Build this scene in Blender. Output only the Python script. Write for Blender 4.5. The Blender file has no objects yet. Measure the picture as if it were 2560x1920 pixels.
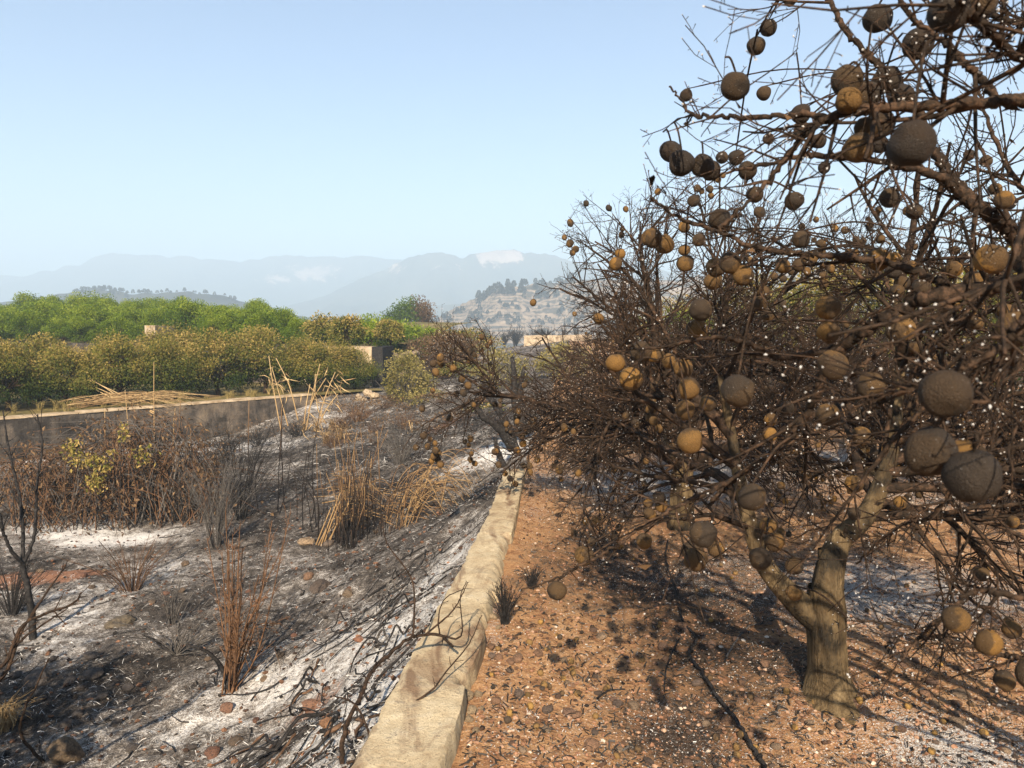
import bpy, math, random
import numpy as np
from mathutils import Vector, Matrix

random.seed(11)
rng = np.random.default_rng(11)
sc = bpy.context.scene
COL = sc.collection

# ------------------------------------------------------------------ camera
F, CX, CY, HOR = 1923.0, 1280.0, 960.0, 800.0
CAMZ = 1.8
PITCH = math.atan((CY - HOR) / F)
cam_d = bpy.data.cameras.new('camera')
cam = bpy.data.objects.new('camera', cam_d)
COL.objects.link(cam)
cam.location = (0, 0, CAMZ)
cam.rotation_euler = (math.pi / 2 - PITCH, 0, 0)
cam_d.sensor_width = 36
cam_d.lens = F / 2560 * 36
cam_d.clip_start = 0.05
cam_d.clip_end = 12000
cam_d.dof.use_dof = True
cam_d.dof.focus_distance = 5.0
cam_d.dof.aperture_fstop = 7.0
sc.camera = cam

# ------------------------------------------------------------------ world, sun, exposure
SUN_EL, SUN_AZ = math.radians(32), math.radians(183)      # azimuth clockwise from +Y: the sun stands behind the camera
w = bpy.data.worlds.new('World'); sc.world = w; w.use_nodes = True
wn = w.node_tree
sky = wn.nodes.new('ShaderNodeTexSky'); sky.sky_type = 'NISHITA'; sky.sun_disc = False
sky.sun_elevation = SUN_EL; sky.sun_rotation = SUN_AZ
sky.air_density = 1.0; sky.dust_density = 0.7; sky.ozone_density = 3.0; sky.altitude = 100
wn.nodes['Background'].inputs['Strength'].default_value = 0.08
wn.links.new(sky.outputs[0], wn.nodes['Background'].inputs['Color'])
sd = bpy.data.lights.new('sun', 'SUN'); sun = bpy.data.objects.new('sun', sd); COL.objects.link(sun)
sd.energy = 5.0; sd.angle = math.radians(0.6); sd.color = (1.0, 0.86, 0.68)
sdir = Vector((math.sin(SUN_AZ) * math.cos(SUN_EL), math.cos(SUN_AZ) * math.cos(SUN_EL), math.sin(SUN_EL)))
sun.rotation_euler = (-sdir).to_track_quat('-Z', 'Y').to_euler()
sun.location = (0, -20, 30)
sc.view_settings.view_transform = 'Standard'; sc.view_settings.look = 'None'
sc.view_settings.exposure = 1.12; sc.view_settings.gamma = 1.0
sc.cycles.use_denoising = True
sc.cycles.max_bounces = 6; sc.cycles.diffuse_bounces = 3; sc.cycles.glossy_bounces = 2
sc.cycles.transmission_bounces = 2; sc.cycles.volume_bounces = 2; sc.cycles.transparent_max_bounces = 4

# ------------------------------------------------------------------ picking points of the place
cp, sp = math.cos(PITCH), math.sin(PITCH)
def ray(u, v):
    a, b = (u - CX) / F, -(v - CY) / F
    return a, cp + b * sp, -sp + b * cp
def P(u, v, d):                       # point at ground distance d (metres along y)
    a, f, z = ray(u, v); k = d / f
    return (a * k, d, CAMZ + z * k)
def G(u, v, z):                       # point on the level z
    a, f, zz = ray(u, v); k = (z - CAMZ) / zz
    return (a * k, f * k, z)

# ------------------------------------------------------------------ numpy noise
_perm = rng.random((512, 512))
def vnoise(x, y):
    x = np.asarray(x, float); y = np.asarray(y, float)
    xi = np.floor(x).astype(int); yi = np.floor(y).astype(int)
    fx = x - xi; fy = y - yi
    fx = fx * fx * (3 - 2 * fx); fy = fy * fy * (3 - 2 * fy)
    a = _perm[xi % 512, yi % 512]; b = _perm[(xi + 1) % 512, yi % 512]
    c = _perm[xi % 512, (yi + 1) % 512]; d = _perm[(xi + 1) % 512, (yi + 1) % 512]
    return (a * (1 - fx) + b * fx) * (1 - fy) + (c * (1 - fx) + d * fx) * fy
def fbm(x, y, oct=4, ox=0.0):
    s = 0; a = 0.5; t = 0
    for i in range(oct):
        s = s + a * vnoise(x * 2 ** i + ox + 17.3 * i, y * 2 ** i + ox * 1.7 + 31.1 * i); t += a; a *= 0.5
    return s / t
def sstep(a, b, x):
    t = np.clip((x - a) / (b - a), 0, 1); return t * t * (3 - 2 * t)

# ------------------------------------------------------------------ mesh helpers
def mesh_np(name, verts, faces, mats, smooth=True, tint=None, attrs=None):
    me = bpy.data.meshes.new(name)
    verts = np.asarray(verts, np.float32)
    if not isinstance(faces, (list, tuple)): faces = [faces]
    faces = [np.asarray(f, np.int32) for f in faces if len(f)]
    me.vertices.add(len(verts)); me.vertices.foreach_set('co', verts.ravel())
    li = np.concatenate([f.ravel() for f in faces])
    ls = []; o = 0
    for f in faces:
        ls.append(o + np.arange(len(f)) * f.shape[1]); o += f.size
    ls = np.concatenate(ls)
    me.loops.add(len(li)); me.loops.foreach_set('vertex_index', li)
    me.polygons.add(len(ls)); me.polygons.foreach_set('loop_start', ls.astype(np.int32))
    me.polygons.foreach_set('use_smooth', np.full(len(ls), smooth))
    me.update(calc_edges=True)
    attrs = dict(attrs or {})
    if tint is not None: attrs['tint'] = tint
    for k, a in attrs.items():
        at = me.attributes.new(k, 'FLOAT', 'POINT'); at.data.foreach_set('value', np.asarray(a, np.float32))
    for m in (mats if isinstance(mats, (list, tuple)) else [mats]): me.materials.append(m)
    return me
def link(name, me, parent=None, loc=None, **props):
    o = bpy.data.objects.new(name, me); COL.objects.link(o)
    if parent is not None: o.parent = parent
    if loc is not None: o.location = loc
    for k, v in props.items(): o[k] = v
    return o
def thing(name, label, cat, loc=(0, 0, 0), group=None, rz=0.0, scale=1.0):
    o = bpy.data.objects.new(name, None); COL.objects.link(o); o.empty_display_size = 0.2
    o.location = loc; o.rotation_euler = (0, 0, rz); o.scale = (scale,) * 3 if not isinstance(scale, tuple) else scale
    o['label'] = label; o['category'] = cat
    if group: o['group'] = group
    return o
def tag(o, label, cat, group=None):
    o['label'] = label; o['category'] = cat
    if group: o['group'] = group
    return o
def dup(root, loc, rz, scale=1.0, label=None):
    r = root.copy(); COL.objects.link(r); r.location = loc; r.rotation_euler = (0, 0, rz)
    r.scale = (scale,) * 3 if not isinstance(scale, tuple) else scale
    if label: r['label'] = label
    for ch in list(root.children):
        c = ch.copy(); COL.objects.link(c); c.parent = r
    return r

def tube_arrays(polys, sides=4):
    """polys: list of (points, radii); returns verts, quads, per-vertex radius"""
    groups = {}
    for p, r in polys: groups.setdefault(len(p), []).append((p, r))
    V = []; Q = []; RR = []; off = 0
    ang = np.arange(sides) * 2 * math.pi / sides
    ca, sa = np.cos(ang), np.sin(ang)
    for n, g in groups.items():
        if n < 2: continue
        Pn = np.array([a for a, _ in g], float); R = np.array([b for _, b in g], float)
        N = len(g)
        T = np.gradient(Pn, axis=1); T /= np.linalg.norm(T, axis=2, keepdims=True) + 1e-9
        mt = T.mean(axis=1); mt /= np.linalg.norm(mt, axis=1, keepdims=True) + 1e-9
        ref = np.where(np.abs(mt[:, 2:3]) > 0.75, np.array([[1.0, 0.13, 0]]), np.array([[0.1, 0, 1.0]]))[:, None, :]
        U = np.cross(T, np.broadcast_to(ref, T.shape)); U /= np.linalg.norm(U, axis=2, keepdims=True) + 1e-9
        W = np.cross(T, U)
        vv = Pn[:, :, None, :] + R[:, :, None, None] * (ca[None, None, :, None] * U[:, :, None, :] + sa[None, None, :, None] * W[:, :, None, :])
        V.append(vv.reshape(-1, 3)); RR.append(np.repeat(R.ravel(), sides))
        i = np.arange(N)[:, None, None] * (n * sides); j = np.arange(n - 1)[None, :, None] * sides; k = np.arange(sides)[None, None, :]
        k2 = (k + 1) % sides
        q = np.stack([i + j + k, i + j + k2, i + j + sides + k2, i + j + sides + k], -1).reshape(-1, 4) + off
        Q.append(q); off += N * n * sides
    return np.concatenate(V), np.concatenate(Q), np.concatenate(RR)
def tube_obj(name, polys, mat, parent=None, sides=4, loc=None, tint=None, knobby=0.0, **props):
    V, Q, R = tube_arrays(polys, sides)
    if knobby:
        ce = np.repeat(np.asarray(polys[0][0], float), sides, 0); q = np.arange(len(V)) / sides; aa = (np.arange(len(V)) % sides) * 6.283 / sides
        V = ce + (V - ce) * (1 + knobby * (fbm(np.cos(aa) * 1.3 + q * .55 + 20, np.sin(aa) * 1.3 + q * .13, 3) - .5) * 2)[:, None]
    return link(name, mesh_np(name, V, Q, mat, tint=(R if tint is None else tint(V))), parent, loc, **props)

def smooth_path(pts, sub=4):
    p = np.array(pts, float); n = len(p)
    if n < 3: 
        t = np.linspace(0, 1, sub + 1)[:, None]; return p[0] * (1 - t) + p[1] * t
    ext = np.vstack([2 * p[0] - p[1], p, 2 * p[-1] - p[-2]]); out = []
    for i in range(n - 1):
        a, b, c, d = ext[i], ext[i + 1], ext[i + 2], ext[i + 3]
        for t in np.arange(sub) / sub:
            out.append(0.5 * (2 * b + (c - a) * t + (2 * a - 5 * b + 4 * c - d) * t * t + (3 * b - a - 3 * c + d) * t ** 3))
    out.append(p[-1]); return np.array(out)

def leaf_arrays(C, axis, length, width, curl=0.25):
    """pointed leaf blades: C (n,3) base points, axis (n,3)"""
    n = len(C)
    axis = axis / (np.linalg.norm(axis, axis=1, keepdims=True) + 1e-9)
    rnd = rng.normal(size=(n, 3)); b = np.cross(axis, rnd); b /= np.linalg.norm(b, axis=1, keepdims=True) + 1e-9
    nn = np.cross(axis, b)
    L = np.asarray(length).reshape(-1, 1) * np.ones((n, 1)); W = np.asarray(width).reshape(-1, 1) * np.ones((n, 1))
    v = np.stack([C, C + axis * L * .5 + b * W * .5 + nn * L * curl * .3, C + axis * L + nn * L * curl * .0, C + axis * L * .5 - b * W * .5 + nn * L * curl * .3], 1).reshape(-1, 3)
    f = (np.arange(n)[:, None] * 4 + np.array([[0, 1, 2, 3]]))
    return v, f

# ------------------------------------------------------------------ materials
class M:
    def __init__(s, name):
        s.m = bpy.data.materials.new(name); s.m.use_nodes = True; s.nt = s.m.node_tree
        s.b = s.nt.nodes['Principled BSDF']; s.b.inputs['Roughness'].default_value = 0.9
        s.b.inputs['Specular IOR Level'].default_value = 0.06
    def n(s, t, **k):
        o = s.nt.nodes.new(t)
        for a, v in k.items(): setattr(o, a, v)
        return o
    def l(s, a, b): s.nt.links.new(a, b)
    def pos(s):
        return s.n('ShaderNodeTexCoord').outputs['Object']
    def noise(s, scale, detail=4, rough=.6, dist=0.0, vec=None, stretch=None):
        o = s.n('ShaderNodeTexNoise'); o.inputs['Scale'].default_value = scale
        o.inputs['Detail'].default_value = detail; o.inputs['Roughness'].default_value = rough; o.inputs['Distortion'].default_value = dist
        v = vec or s.pos()
        if stretch:
            mp = s.n('ShaderNodeMapping'); mp.inputs['Scale'].default_value = stretch; s.l(v, mp.inputs['Vector']); v = mp.outputs[0]
        s.l(v, o.inputs['Vector']); return o.outputs['Fac']
    def voro(s, scale, vec=None, feature='F1'):
        o = s.n('ShaderNodeTexVoronoi', feature=feature); o.inputs['Scale'].default_value = scale; s.l(vec or s.pos(), o.inputs['Vector']); return o
    def attr(s, name): return s.n('ShaderNodeAttribute', attribute_name=name).outputs['Fac']
    def math(s, op, a, b=None, clamp=False):
        o = s.n('ShaderNodeMath', operation=op, use_clamp=clamp)
        for i, x in enumerate((a, b)):
            if x is None: continue
            if isinstance(x, (int, float)): o.inputs[i].default_value = x
            else: s.l(x, o.inputs[i])
        return o.outputs[0]
    def madd(s, a, k, c): return s.math('ADD', s.math('MULTIPLY', a, k), c)
    def ramp(s, fac, stops, interp='LINEAR'):
        o = s.n('ShaderNodeValToRGB'); e = o.color_ramp.elements; o.color_ramp.interpolation = interp
        while len(e) < len(stops): e.new(0.5)
        for el, (p, c) in zip(e, stops):
            el.position = p; el.color = (c[0], c[1], c[2], 1) if isinstance(c, tuple) else (c, c, c, 1)
        s.l(fac, o.inputs['Fac']); return o.outputs['Color']
    def mix(s, fac, a, b, mode='MIX'):
        o = s.n('ShaderNodeMix', data_type='RGBA', blend_type=mode)
        if isinstance(fac, (int, float)): o.inputs['Factor'].default_value = fac
        else: s.l(fac, o.inputs['Factor'])
        for x, k in ((a, 'A'), (b, 'B')):
            i = [q for q in o.inputs if q.name == k and q.type == 'RGBA'][0]
            if isinstance(x, tuple): i.default_value = (*x, 1)
            else: s.l(x, i)
        return [q for q in o.outputs if q.type == 'RGBA'][0]
    def color(s, c):
        if isinstance(c, tuple): s.b.inputs['Base Color'].default_value = (*c, 1)
        else: s.l(c, s.b.inputs['Base Color'])
        return s
    def bump(s, h, strength=.5, dist=.02):
        o = s.n('ShaderNodeBump'); o.inputs['Strength'].default_value = strength; o.inputs['Distance'].default_value = dist
        s.l(h, o.inputs['Height']); s.l(o.outputs[0], s.b.inputs['Normal']); return s
    def translucent(s, col, fac=.35):
        t = s.n('ShaderNodeBsdfTranslucent'); s.l(col, t.inputs['Color'])
        x = s.n('ShaderNodeMixShader'); x.inputs[0].default_value = fac
        s.l(s.b.outputs[0], x.inputs[1]); s.l(t.outputs[0], x.inputs[2])
        s.l(x.outputs[0], s.nt.nodes['Material Output'].inputs['Surface']); return s

def m_ashbed():
    s = M('ash_bed')
    a = s.attr('ash'); so = s.attr('soil')
    n1 = s.noise(1.1, 5, .65); n2 = s.noise(6, 5, .7, .6); n3 = s.noise(34, 4, .75, 1.2); n4 = s.noise(120, 2, .7)
    v = s.madd(n1, 1.3, -.65); v = s.math('ADD', v, s.madd(n2, 1.3, -.65)); v = s.math('ADD', v, s.madd(n3, 1.35, -.675)); v = s.math('ADD', v, s.madd(n4, .9, -.45))
    v = s.math('ADD', a, v)
    c = s.ramp(v, [(0.0, (.020, .017, .015)), (.26, (.052, .044, .037)), (.42, (.10, .085, .072)), (.58, (.165, .142, .12)), (.74, (.36, .325, .285)), (.95, (.66, .63, .585))])
    sv = s.math('ADD', so, s.math('ADD', s.madd(n2, .8, -.4), s.madd(n3, .9, -.45)))
    sm = s.ramp(sv, [(.42, 0.0), (.6, 1.0)])
    sc_ = s.ramp(n3, [(.25, (.10, .055, .035)), (.5, (.25, .125, .075)), (.75, (.38, .21, .13))])
    c = s.mix(sm, c, sc_)
    h = s.math('ADD', s.math('MULTIPLY', n2, .6), s.math('ADD', s.math('MULTIPLY', n3, .4), s.math('MULTIPLY', n4, .15)))
    return s.color(c).bump(h, .9, .06).m
def m_soil():
    s = M('red_soil')
    ch = s.attr('char'); ash = s.attr('ash')
    n1 = s.noise(1.6, 5, .6); n2 = s.noise(9, 5, .7, .5); n3 = s.noise(45, 4, .75); n4 = s.noise(160, 2, .7)
    base = s.ramp(s.math('ADD', s.math('MULTIPLY', n2, .55), s.math('MULTIPLY', n3, .45)), [(.3, (.09, .047, .026)), (.42, (.26, .132, .066)), (.54, (.42, .24, .115)), (.68, (.58, .38, .24))])
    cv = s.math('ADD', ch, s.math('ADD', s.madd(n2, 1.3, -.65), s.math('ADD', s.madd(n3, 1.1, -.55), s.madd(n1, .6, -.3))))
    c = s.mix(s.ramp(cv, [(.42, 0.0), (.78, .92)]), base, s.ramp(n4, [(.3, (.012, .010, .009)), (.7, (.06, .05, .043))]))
    av = s.math('ADD', ash, s.math('ADD', s.madd(n4, 1.8, -.9), s.math('ADD', s.madd(n3, .9, -.45), s.madd(n1, .5, -.25))))
    c = s.mix(s.ramp(av, [(.55, 0.0), (.75, 1.0)]), c, s.ramp(n4, [(.35, (.25, .225, .2)), (.65, (.6, .57, .53))]))
    h = s.math('ADD', s.math('MULTIPLY', n2, .5), s.math('ADD', s.math('MULTIPLY', n3, .5), s.math('MULTIPLY', n4, .2)))
    return s.color(c).bump(h, .9, .05).m
def m_bark(name, dark, mid, light, scale=30):
    s = M(name); n1 = s.noise(scale, 5, .7); n2 = s.noise(scale * 5, 3, .7)
    v = s.math('ADD', s.math('MULTIPLY', n1, .7), s.math('MULTIPLY', n2, .3))
    s.color(s.ramp(v, [(.34, dark), (.5, mid), (.66, light)])); s.b.inputs['Roughness'].default_value = .8
    return s.bump(v, 1.0, .010).m
def m_trunk():
    s = M('citrus_trunk')
    n1 = s.noise(14, 5, .65, .4, stretch=(1, 1, .16)); n2 = s.noise(70, 4, .7, stretch=(1, 1, .3)); n3 = s.noise(3.5, 4, .6)
    c = s.ramp(s.math('ADD', s.math('MULTIPLY', n1, .6), s.math('MULTIPLY', n2, .4)), [(.3, (.022, .015, .009)), (.46, (.085, .058, .030)), (.62, (.18, .128, .068))])
    c = s.mix(s.ramp(s.math('ADD', n3, s.madd(n2, .35, -.17)), [(.46, 0.0), (.62, 1.0)]), c, (.022, .018, .013))
    s.color(c); s.b.inputs['Roughness'].default_value = .75
    return s.bump(s.math('ADD', n1, s.math('MULTIPLY', n2, .5)), 1.0, .03).m
def m_fruit():
    s = M('burnt_orange_peel')
    oi = s.n('ShaderNodeObjectInfo'); pos = s.pos()
    add = s.n('ShaderNodeVectorMath', operation='ADD'); s.l(pos, add.inputs[0])
    sc3 = s.n('ShaderNodeVectorMath', operation='SCALE'); s.l(oi.outputs['Location'], sc3.inputs[0]); sc3.inputs['Scale'].default_value = 13.0
    s.l(sc3.outputs[0], add.inputs[1]); v = add.outputs[0]
    n1 = s.noise(28, 4, .6, .5, vec=v); n2 = s.noise(420, 3, .7, vec=v); vo = s.voro(520, vec=v)
    n5 = s.noise(260, 2, .6, vec=v)
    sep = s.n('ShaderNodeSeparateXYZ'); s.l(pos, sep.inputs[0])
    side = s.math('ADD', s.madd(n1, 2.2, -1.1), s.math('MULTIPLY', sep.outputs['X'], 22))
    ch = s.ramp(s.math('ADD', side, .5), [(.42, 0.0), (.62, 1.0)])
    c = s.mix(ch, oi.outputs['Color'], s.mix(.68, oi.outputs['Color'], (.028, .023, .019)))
    c = s.mix(s.ramp(n2, [(.35, .55), (.6, 0.0)]), c, (.02, .016, .012))
    c = s.mix(s.ramp(n5, [(.70, 0.0), (.74, .5)]), c, (.4, .37, .33))
    s.color(c); s.b.inputs['Roughness'].default_value = .7; s.b.inputs['Specular IOR Level'].default_value = .12
    return s.bump(s.math('SUBTRACT', s.math('MULTIPLY', n1, 1.0), s.math('MULTIPLY', vo.outputs['Distance'], .7)), .8, .0045).m
def m_leaf(name, stops, trans=.3):
    s = M(name); c = s.ramp(s.attr('tint'), stops); s.color(c); s.b.inputs['Roughness'].default_value = .65
    return s.translucent(c, trans).m
def m_ramp(name, stops, rough=.85):
    s = M(name); s.color(s.ramp(s.attr('tint'), stops)); s.b.inputs['Roughness'].default_value = rough; return s.m
def m_plain(name, c, c2=None, scale=20, bump=.3):
    s = M(name); n1 = s.noise(scale, 5, .65)
    s.color(s.ramp(n1, [(.35, c2 or tuple(x * .5 for x in c)), (.65, c)]))
    return s.bump(n1, bump, .02).m
def m_concrete():
    s = M('old_concrete')
    n1 = s.noise(2.2, 5, .65, .4); n2 = s.noise(16, 5, .7); n3 = s.noise(90, 4, .8); n4 = s.noise(5, 4, .6, 1.0, stretch=(1, .35, 1))
    c = s.ramp(s.math('ADD', s.math('MULTIPLY', n1, .5), s.math('MULTIPLY', n2, .5)), [(.32, (.27, .19, .11)), (.46, (.42, .325, .20)), (.58, (.54, .44, .285)), (.72, (.64, .55, .40))])
    c = s.mix(s.ramp(n4, [(.52, 0.0), (.66, .85)]), c, (.17, .10, .06))
    c = s.mix(s.ramp(s.math('ADD', n2, s.madd(n3, .6, -.3)), [(.60, 0.0), (.72, .7)]), c, (.07, .055, .045))
    c = s.mix(s.ramp(n3, [(.36, .5), (.46, 0.0)]), c, (.10, .075, .05))
    return s.color(c).bump(s.math('ADD', s.math('MULTIPLY', n2, .6), s.math('MULTIPLY', n3, .5)), .8, .02).m
def m_soot():
    s = M('sooty_render')
    n1 = s.noise(.55, 5, .6, .6); n2 = s.noise(3.5, 5, .7, stretch=(1, 1, .35)); n3 = s.noise(25, 4, .75)
    v = s.math('ADD', s.math('MULTIPLY', n1, .55), s.math('ADD', s.math('MULTIPLY', n2, .3), s.math('MULTIPLY', n3, .15)))
    c = s.ramp(v, [(.38, (.018, .016, .015)), (.48, (.055, .047, .04)), (.56, (.125, .10, .077)), (.66, (.25, .19, .12))])
    return s.color(c).bump(s.math('ADD', n3, s.math('MULTIPLY', n2, .6)), .8, .04).m
def m_rock():
    s = M('field_rock')
    oi = s.n('ShaderNodeObjectInfo'); n1 = s.noise(9, 5, .65); n2 = s.noise(60, 4, .75); n3 = s.noise(4, 3, .5)
    c = s.mix(s.ramp(n1, [(.35, 0.0), (.65, 1.0)]), s.mix(.6, oi.outputs['Color'], (.03, .027, .025)), oi.outputs['Color'])
    c = s.mix(s.ramp(s.math('ADD', n3, s.madd(n2, .5, -.25)), [(.52, 0.0), (.66, .7)]), c, (.045, .038, .033))
    c = s.mix(s.ramp(n2, [(.62, 0.0), (.7, .6)]), c, (.5, .47, .43))
    return s.color(c).bump(s.math('ADD', n1, s.math('MULTIPLY', n2, .4)), .7, .03).m

MT = dict(
    bed=m_ashbed(), soil=m_soil(), trunk=m_trunk(), fruit=m_fruit(), concrete=m_concrete(), soot=m_soot(), rock=m_rock(),
    bark=m_bark('scorched_bark', (.007, .006, .005), (.028, .019, .013), (.095, .055, .033), 20),
    twig=m_bark('scorched_twig', (.008, .0065, .005), (.030, .020, .014), (.085, .050, .031), 40),
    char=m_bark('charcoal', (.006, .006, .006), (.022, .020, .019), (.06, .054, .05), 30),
    rusty=m_bark('rusty_stem', (.035, .022, .015), (.095, .056, .034), (.19, .115, .07), 20),
    rust_bright=m_bark('rust_stem', (.045, .025, .015), (.125, .067, .036), (.22, .125, .07), 20),
    grey=m_bark('grey_stem', (.03, .026, .023), (.09, .08, .07), (.2, .18, .16), 30),
    ash=m_plain('white_ash', (.60, .58, .54), (.32, .30, .28), 200),
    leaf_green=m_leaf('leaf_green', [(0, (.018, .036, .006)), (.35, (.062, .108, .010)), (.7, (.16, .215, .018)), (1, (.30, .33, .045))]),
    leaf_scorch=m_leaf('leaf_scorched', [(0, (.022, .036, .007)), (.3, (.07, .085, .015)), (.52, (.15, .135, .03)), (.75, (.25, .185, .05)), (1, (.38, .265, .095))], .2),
    leaf_brown=m_leaf('leaf_brown', [(0, (.035, .023, .015)), (.5, (.105, .063, .033)), (1, (.23, .145, .075))], .2),
    leaf_char=m_leaf('leaf_charred', [(0, (.012, .010, .008)), (.6, (.045, .028, .016)), (1, (.15, .085, .04))], .1),
    leaf_olive=m_leaf('leaf_olive', [(0, (.07, .07, .02)), (.5, (.19, .16, .05)), (1, (.36, .29, .11))], .25),
    straw=m_ramp('dry_straw', [(0, (.10, .06, .03)), (.5, (.28, .18, .085)), (1, (.48, .34, .17))]),
    reed=m_ramp('burnt_reed', [(0, (.010, .009, .009)), (.42, (.03, .022, .017)), (.6, (.15, .085, .042)), (1, (.36, .235, .11))]),
    litter=m_ramp('ashy_litter', [(0, (.012, .011, .010)), (.45, (.05, .044, .038)), (.7, (.22, .20, .18)), (1, (.62, .6, .56))]),
    pebble=m_ramp('gravel', [(0, (.02, .017, .015)), (.3, (.13, .068, .04)), (.6, (.26, .135, .078)), (.85, (.36, .23, .15)), (1, (.5, .42, .33))]),
    stone=m_plain('pale_stone', (.48, .38, .26), (.24, .17, .10), 3, .6),
    terrace=m_plain('terrace_earth', (.22, .16, .07), (.075, .075, .025), 1.2, .6),
    grass=m_ramp('dry_grass', [(0, (.06, .075, .02)), (.5, (.2, .16, .055)), (1, (.42, .30, .12))]),
)

# ------------------------------------------------------------------ terrain
WL = [(911, 1843), (1010, 1665), (1119, 1471), (1185, 1350), (1218, 1285), (1262, 1172)]      # left edge of the low wall's top
WR = [(1139, 1843), (1182, 1690), (1255, 1471), (1273, 1375), (1292, 1285), (1314, 1172)]     # right edge
WTOP = 0.2
wl = np.array([G(u, v, WTOP)[:2] for u, v in WL]); wr = np.array([G(u, v, WTOP)[:2] for u, v in WR])
def lin(tab):
    y = tab[:, 1]; x = tab[:, 0]
    s0 = (x[2] - x[0]) / (y[2] - y[0]); s1 = (x[-1] - x[-3]) / (y[-1] - y[-3])
    def f(yy):
        yy = np.asarray(yy, float)
        r = np.interp(yy, y, x); r = np.where(yy < y[0], x[0] + s0 * (yy - y[0]), r)
        return np.where(yy > y[-1], x[-1] + 0.085 * (yy - y[-1]), r)
    return f
xl, xr = lin(wl), lin(wr)
YEND = wl[-1, 1]

ctrl = [G(100, 1900, -1.2), G(755, 1643, -.95), G(922, 1488, -.75), G(1044, 1383, -.5), G(1215, 1240, -.02), G(560, 1730, -1.1), G(870, 1330, -1.1),
        G(75, 1585, -1.3), G(1100, 1120, -.6), G(1260, 1112, -.05), G(600, 1100, -1.95), G(250, 1330, -1.5), G(0, 1200, -1.75), G(1050, 1040, -.9),
        G(1100, 965, -.5), G(640, 1850, -1.0), G(400, 1500, -1.25), G(1150, 1230, -.5), G(300, 1170, -1.75), G(740, 1060, -1.5), G(480, 1112, -1.95),
        (-1.6, 0.5, -.6), (-4, 1, -1.1), (-9, 2, -1.3), (-20, 8, -1.7), (-20, 20, -2.0), (-14, 22, -1.9), (-1.2, 32, -.6), (-5, 34, -1.2), (-12, 40, -1.6), (2.5, 34, -.3), (-5.0, 29.0, -.95), (-5.7, 30, -.9), (-6.3, 27.0, -1.0), (-6.9, 28.3, -.9)]
for yy in (0.5, 2.0, 3.0, 4.0, 5.2, 6.5, 8.2): ctrl.append((float(xl(yy)) - .02, yy, .07))
for yy in (10.5, 14, 20, 27): ctrl.append((float(xl(yy)) + .1, yy, -.02))
ctrl = np.array(ctrl)
def _tps(r2): return np.where(r2 > 0, r2 * np.log(r2 + 1e-12) * .5, 0)
_r2 = ((ctrl[:, None, :2] - ctrl[None, :, :2]) ** 2).sum(-1)
_n = len(ctrl); A_ = np.zeros((_n + 3, _n + 3)); A_[:_n, :_n] = _tps(_r2) + np.eye(_n) * .02; A_[:_n, _n] = 1; A_[:_n, _n + 1:] = ctrl[:, :2]
A_[_n, :_n] = 1; A_[_n + 1:, :_n] = ctrl[:, :2].T
_w = np.linalg.solve(A_, np.concatenate([ctrl[:, 2], np.zeros(3)]))
def bedz(x, y):
    xx = np.clip(x, -22, 6); yy = np.clip(y, -2, 36)
    s = _w[_n] + _w[_n + 1] * xx + _w[_n + 2] * yy
    for i in range(_n):
        s = s + _w[i] * _tps((xx - ctrl[i, 0]) ** 2 + (yy - ctrl[i, 1]) ** 2)
    return np.clip(s, -2.3, .1)
def H(x, y):
    x = np.asarray(x, float); y = np.asarray(y, float)
    near = sstep(60, 30, np.hypot(x, y))
    lump = (fbm(x * 1.3, y * 1.3, 4) - .5) * .16 + (fbm(x * 7, y * 7, 3, 5) - .5) * .05 * near
    left = bedz(x, y) + lump * 1.15
    right = (fbm(x * .8, y * .8, 3, 9) - .5) * .10 + (fbm(x * 8, y * 8, 3, 3) - .5) * .035 * near
    right = right + .10 * np.exp(-((x - 1.53) ** 2 + (y - 3.75) ** 2) / .35) - .04
    right = right + .16 * sstep(1.0, .0, x - xr(y)) * sstep(YEND + 1.5, YEND - 1, y)
    a, b = xl(y) + .06, xr(y) - .06
    wid = np.where(y > YEND + .4, .6, 0)
    t = sstep(a - wid, b + wid, x)
    z = left * (1 - t) + right * t
    far = sstep(55, 260, np.hypot(x, y))
    return z * (1 - far) + far * (-9 + (fbm(x * .01, y * .01, 4) - .5) * 8)
def hit(u, v):
    a, f, z = ray(u, v); k = HD / f
    hz = H(a * k, HD); j = int(np.argmax(CAMZ + z * k < hz))
    return (a * k[j], float(HD[j]), float(hz[j]))
HD = 1.5 * 1.006 ** np.arange(640)

def axis_pts(lo, hi, c0, c1, step, g):
    r = list(np.arange(c0, c1 + 1e-6, step)); s = step; p = c1
    while p < hi: s = s * (1 + g); p += s; r.append(p)
    s = step; p = c0; l_ = []
    while p > lo: s = s * (1 + g); p -= s; l_.append(p)
    return np.array(l_[::-1] + r)
gx = axis_pts(-75, 75, -4.5, 3.6, .05, .030)
gy = axis_pts(-40, 85, 2.2, 7.5, .05, .0145)
GX, GY = np.meshgrid(gx, gy, indexing='ij')
GZ = H(GX, GY)
nx, ny = GX.shape
_gxl, _gyl, _gz = gx.tolist(), gy.tolist(), GZ
import bisect
def hf(x, y):
    i = min(max(bisect.bisect(_gxl, x) - 1, 0), nx - 2); j = min(max(bisect.bisect(_gyl, y) - 1, 0), ny - 2)
    a = (x - _gxl[i]) / (_gxl[i + 1] - _gxl[i]); b = (y - _gyl[j]) / (_gyl[j + 1] - _gyl[j])
    return float((_gz[i, j] * (1 - a) + _gz[i + 1, j] * a) * (1 - b) + (_gz[i, j + 1] * (1 - a) + _gz[i + 1, j + 1] * a) * b)
vid = np.arange(nx * ny).reshape(nx, ny)
quads = np.stack([vid[:-1, :-1], vid[1:, :-1], vid[1:, 1:], vid[:-1, 1:]], -1).reshape(-1, 4)
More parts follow.
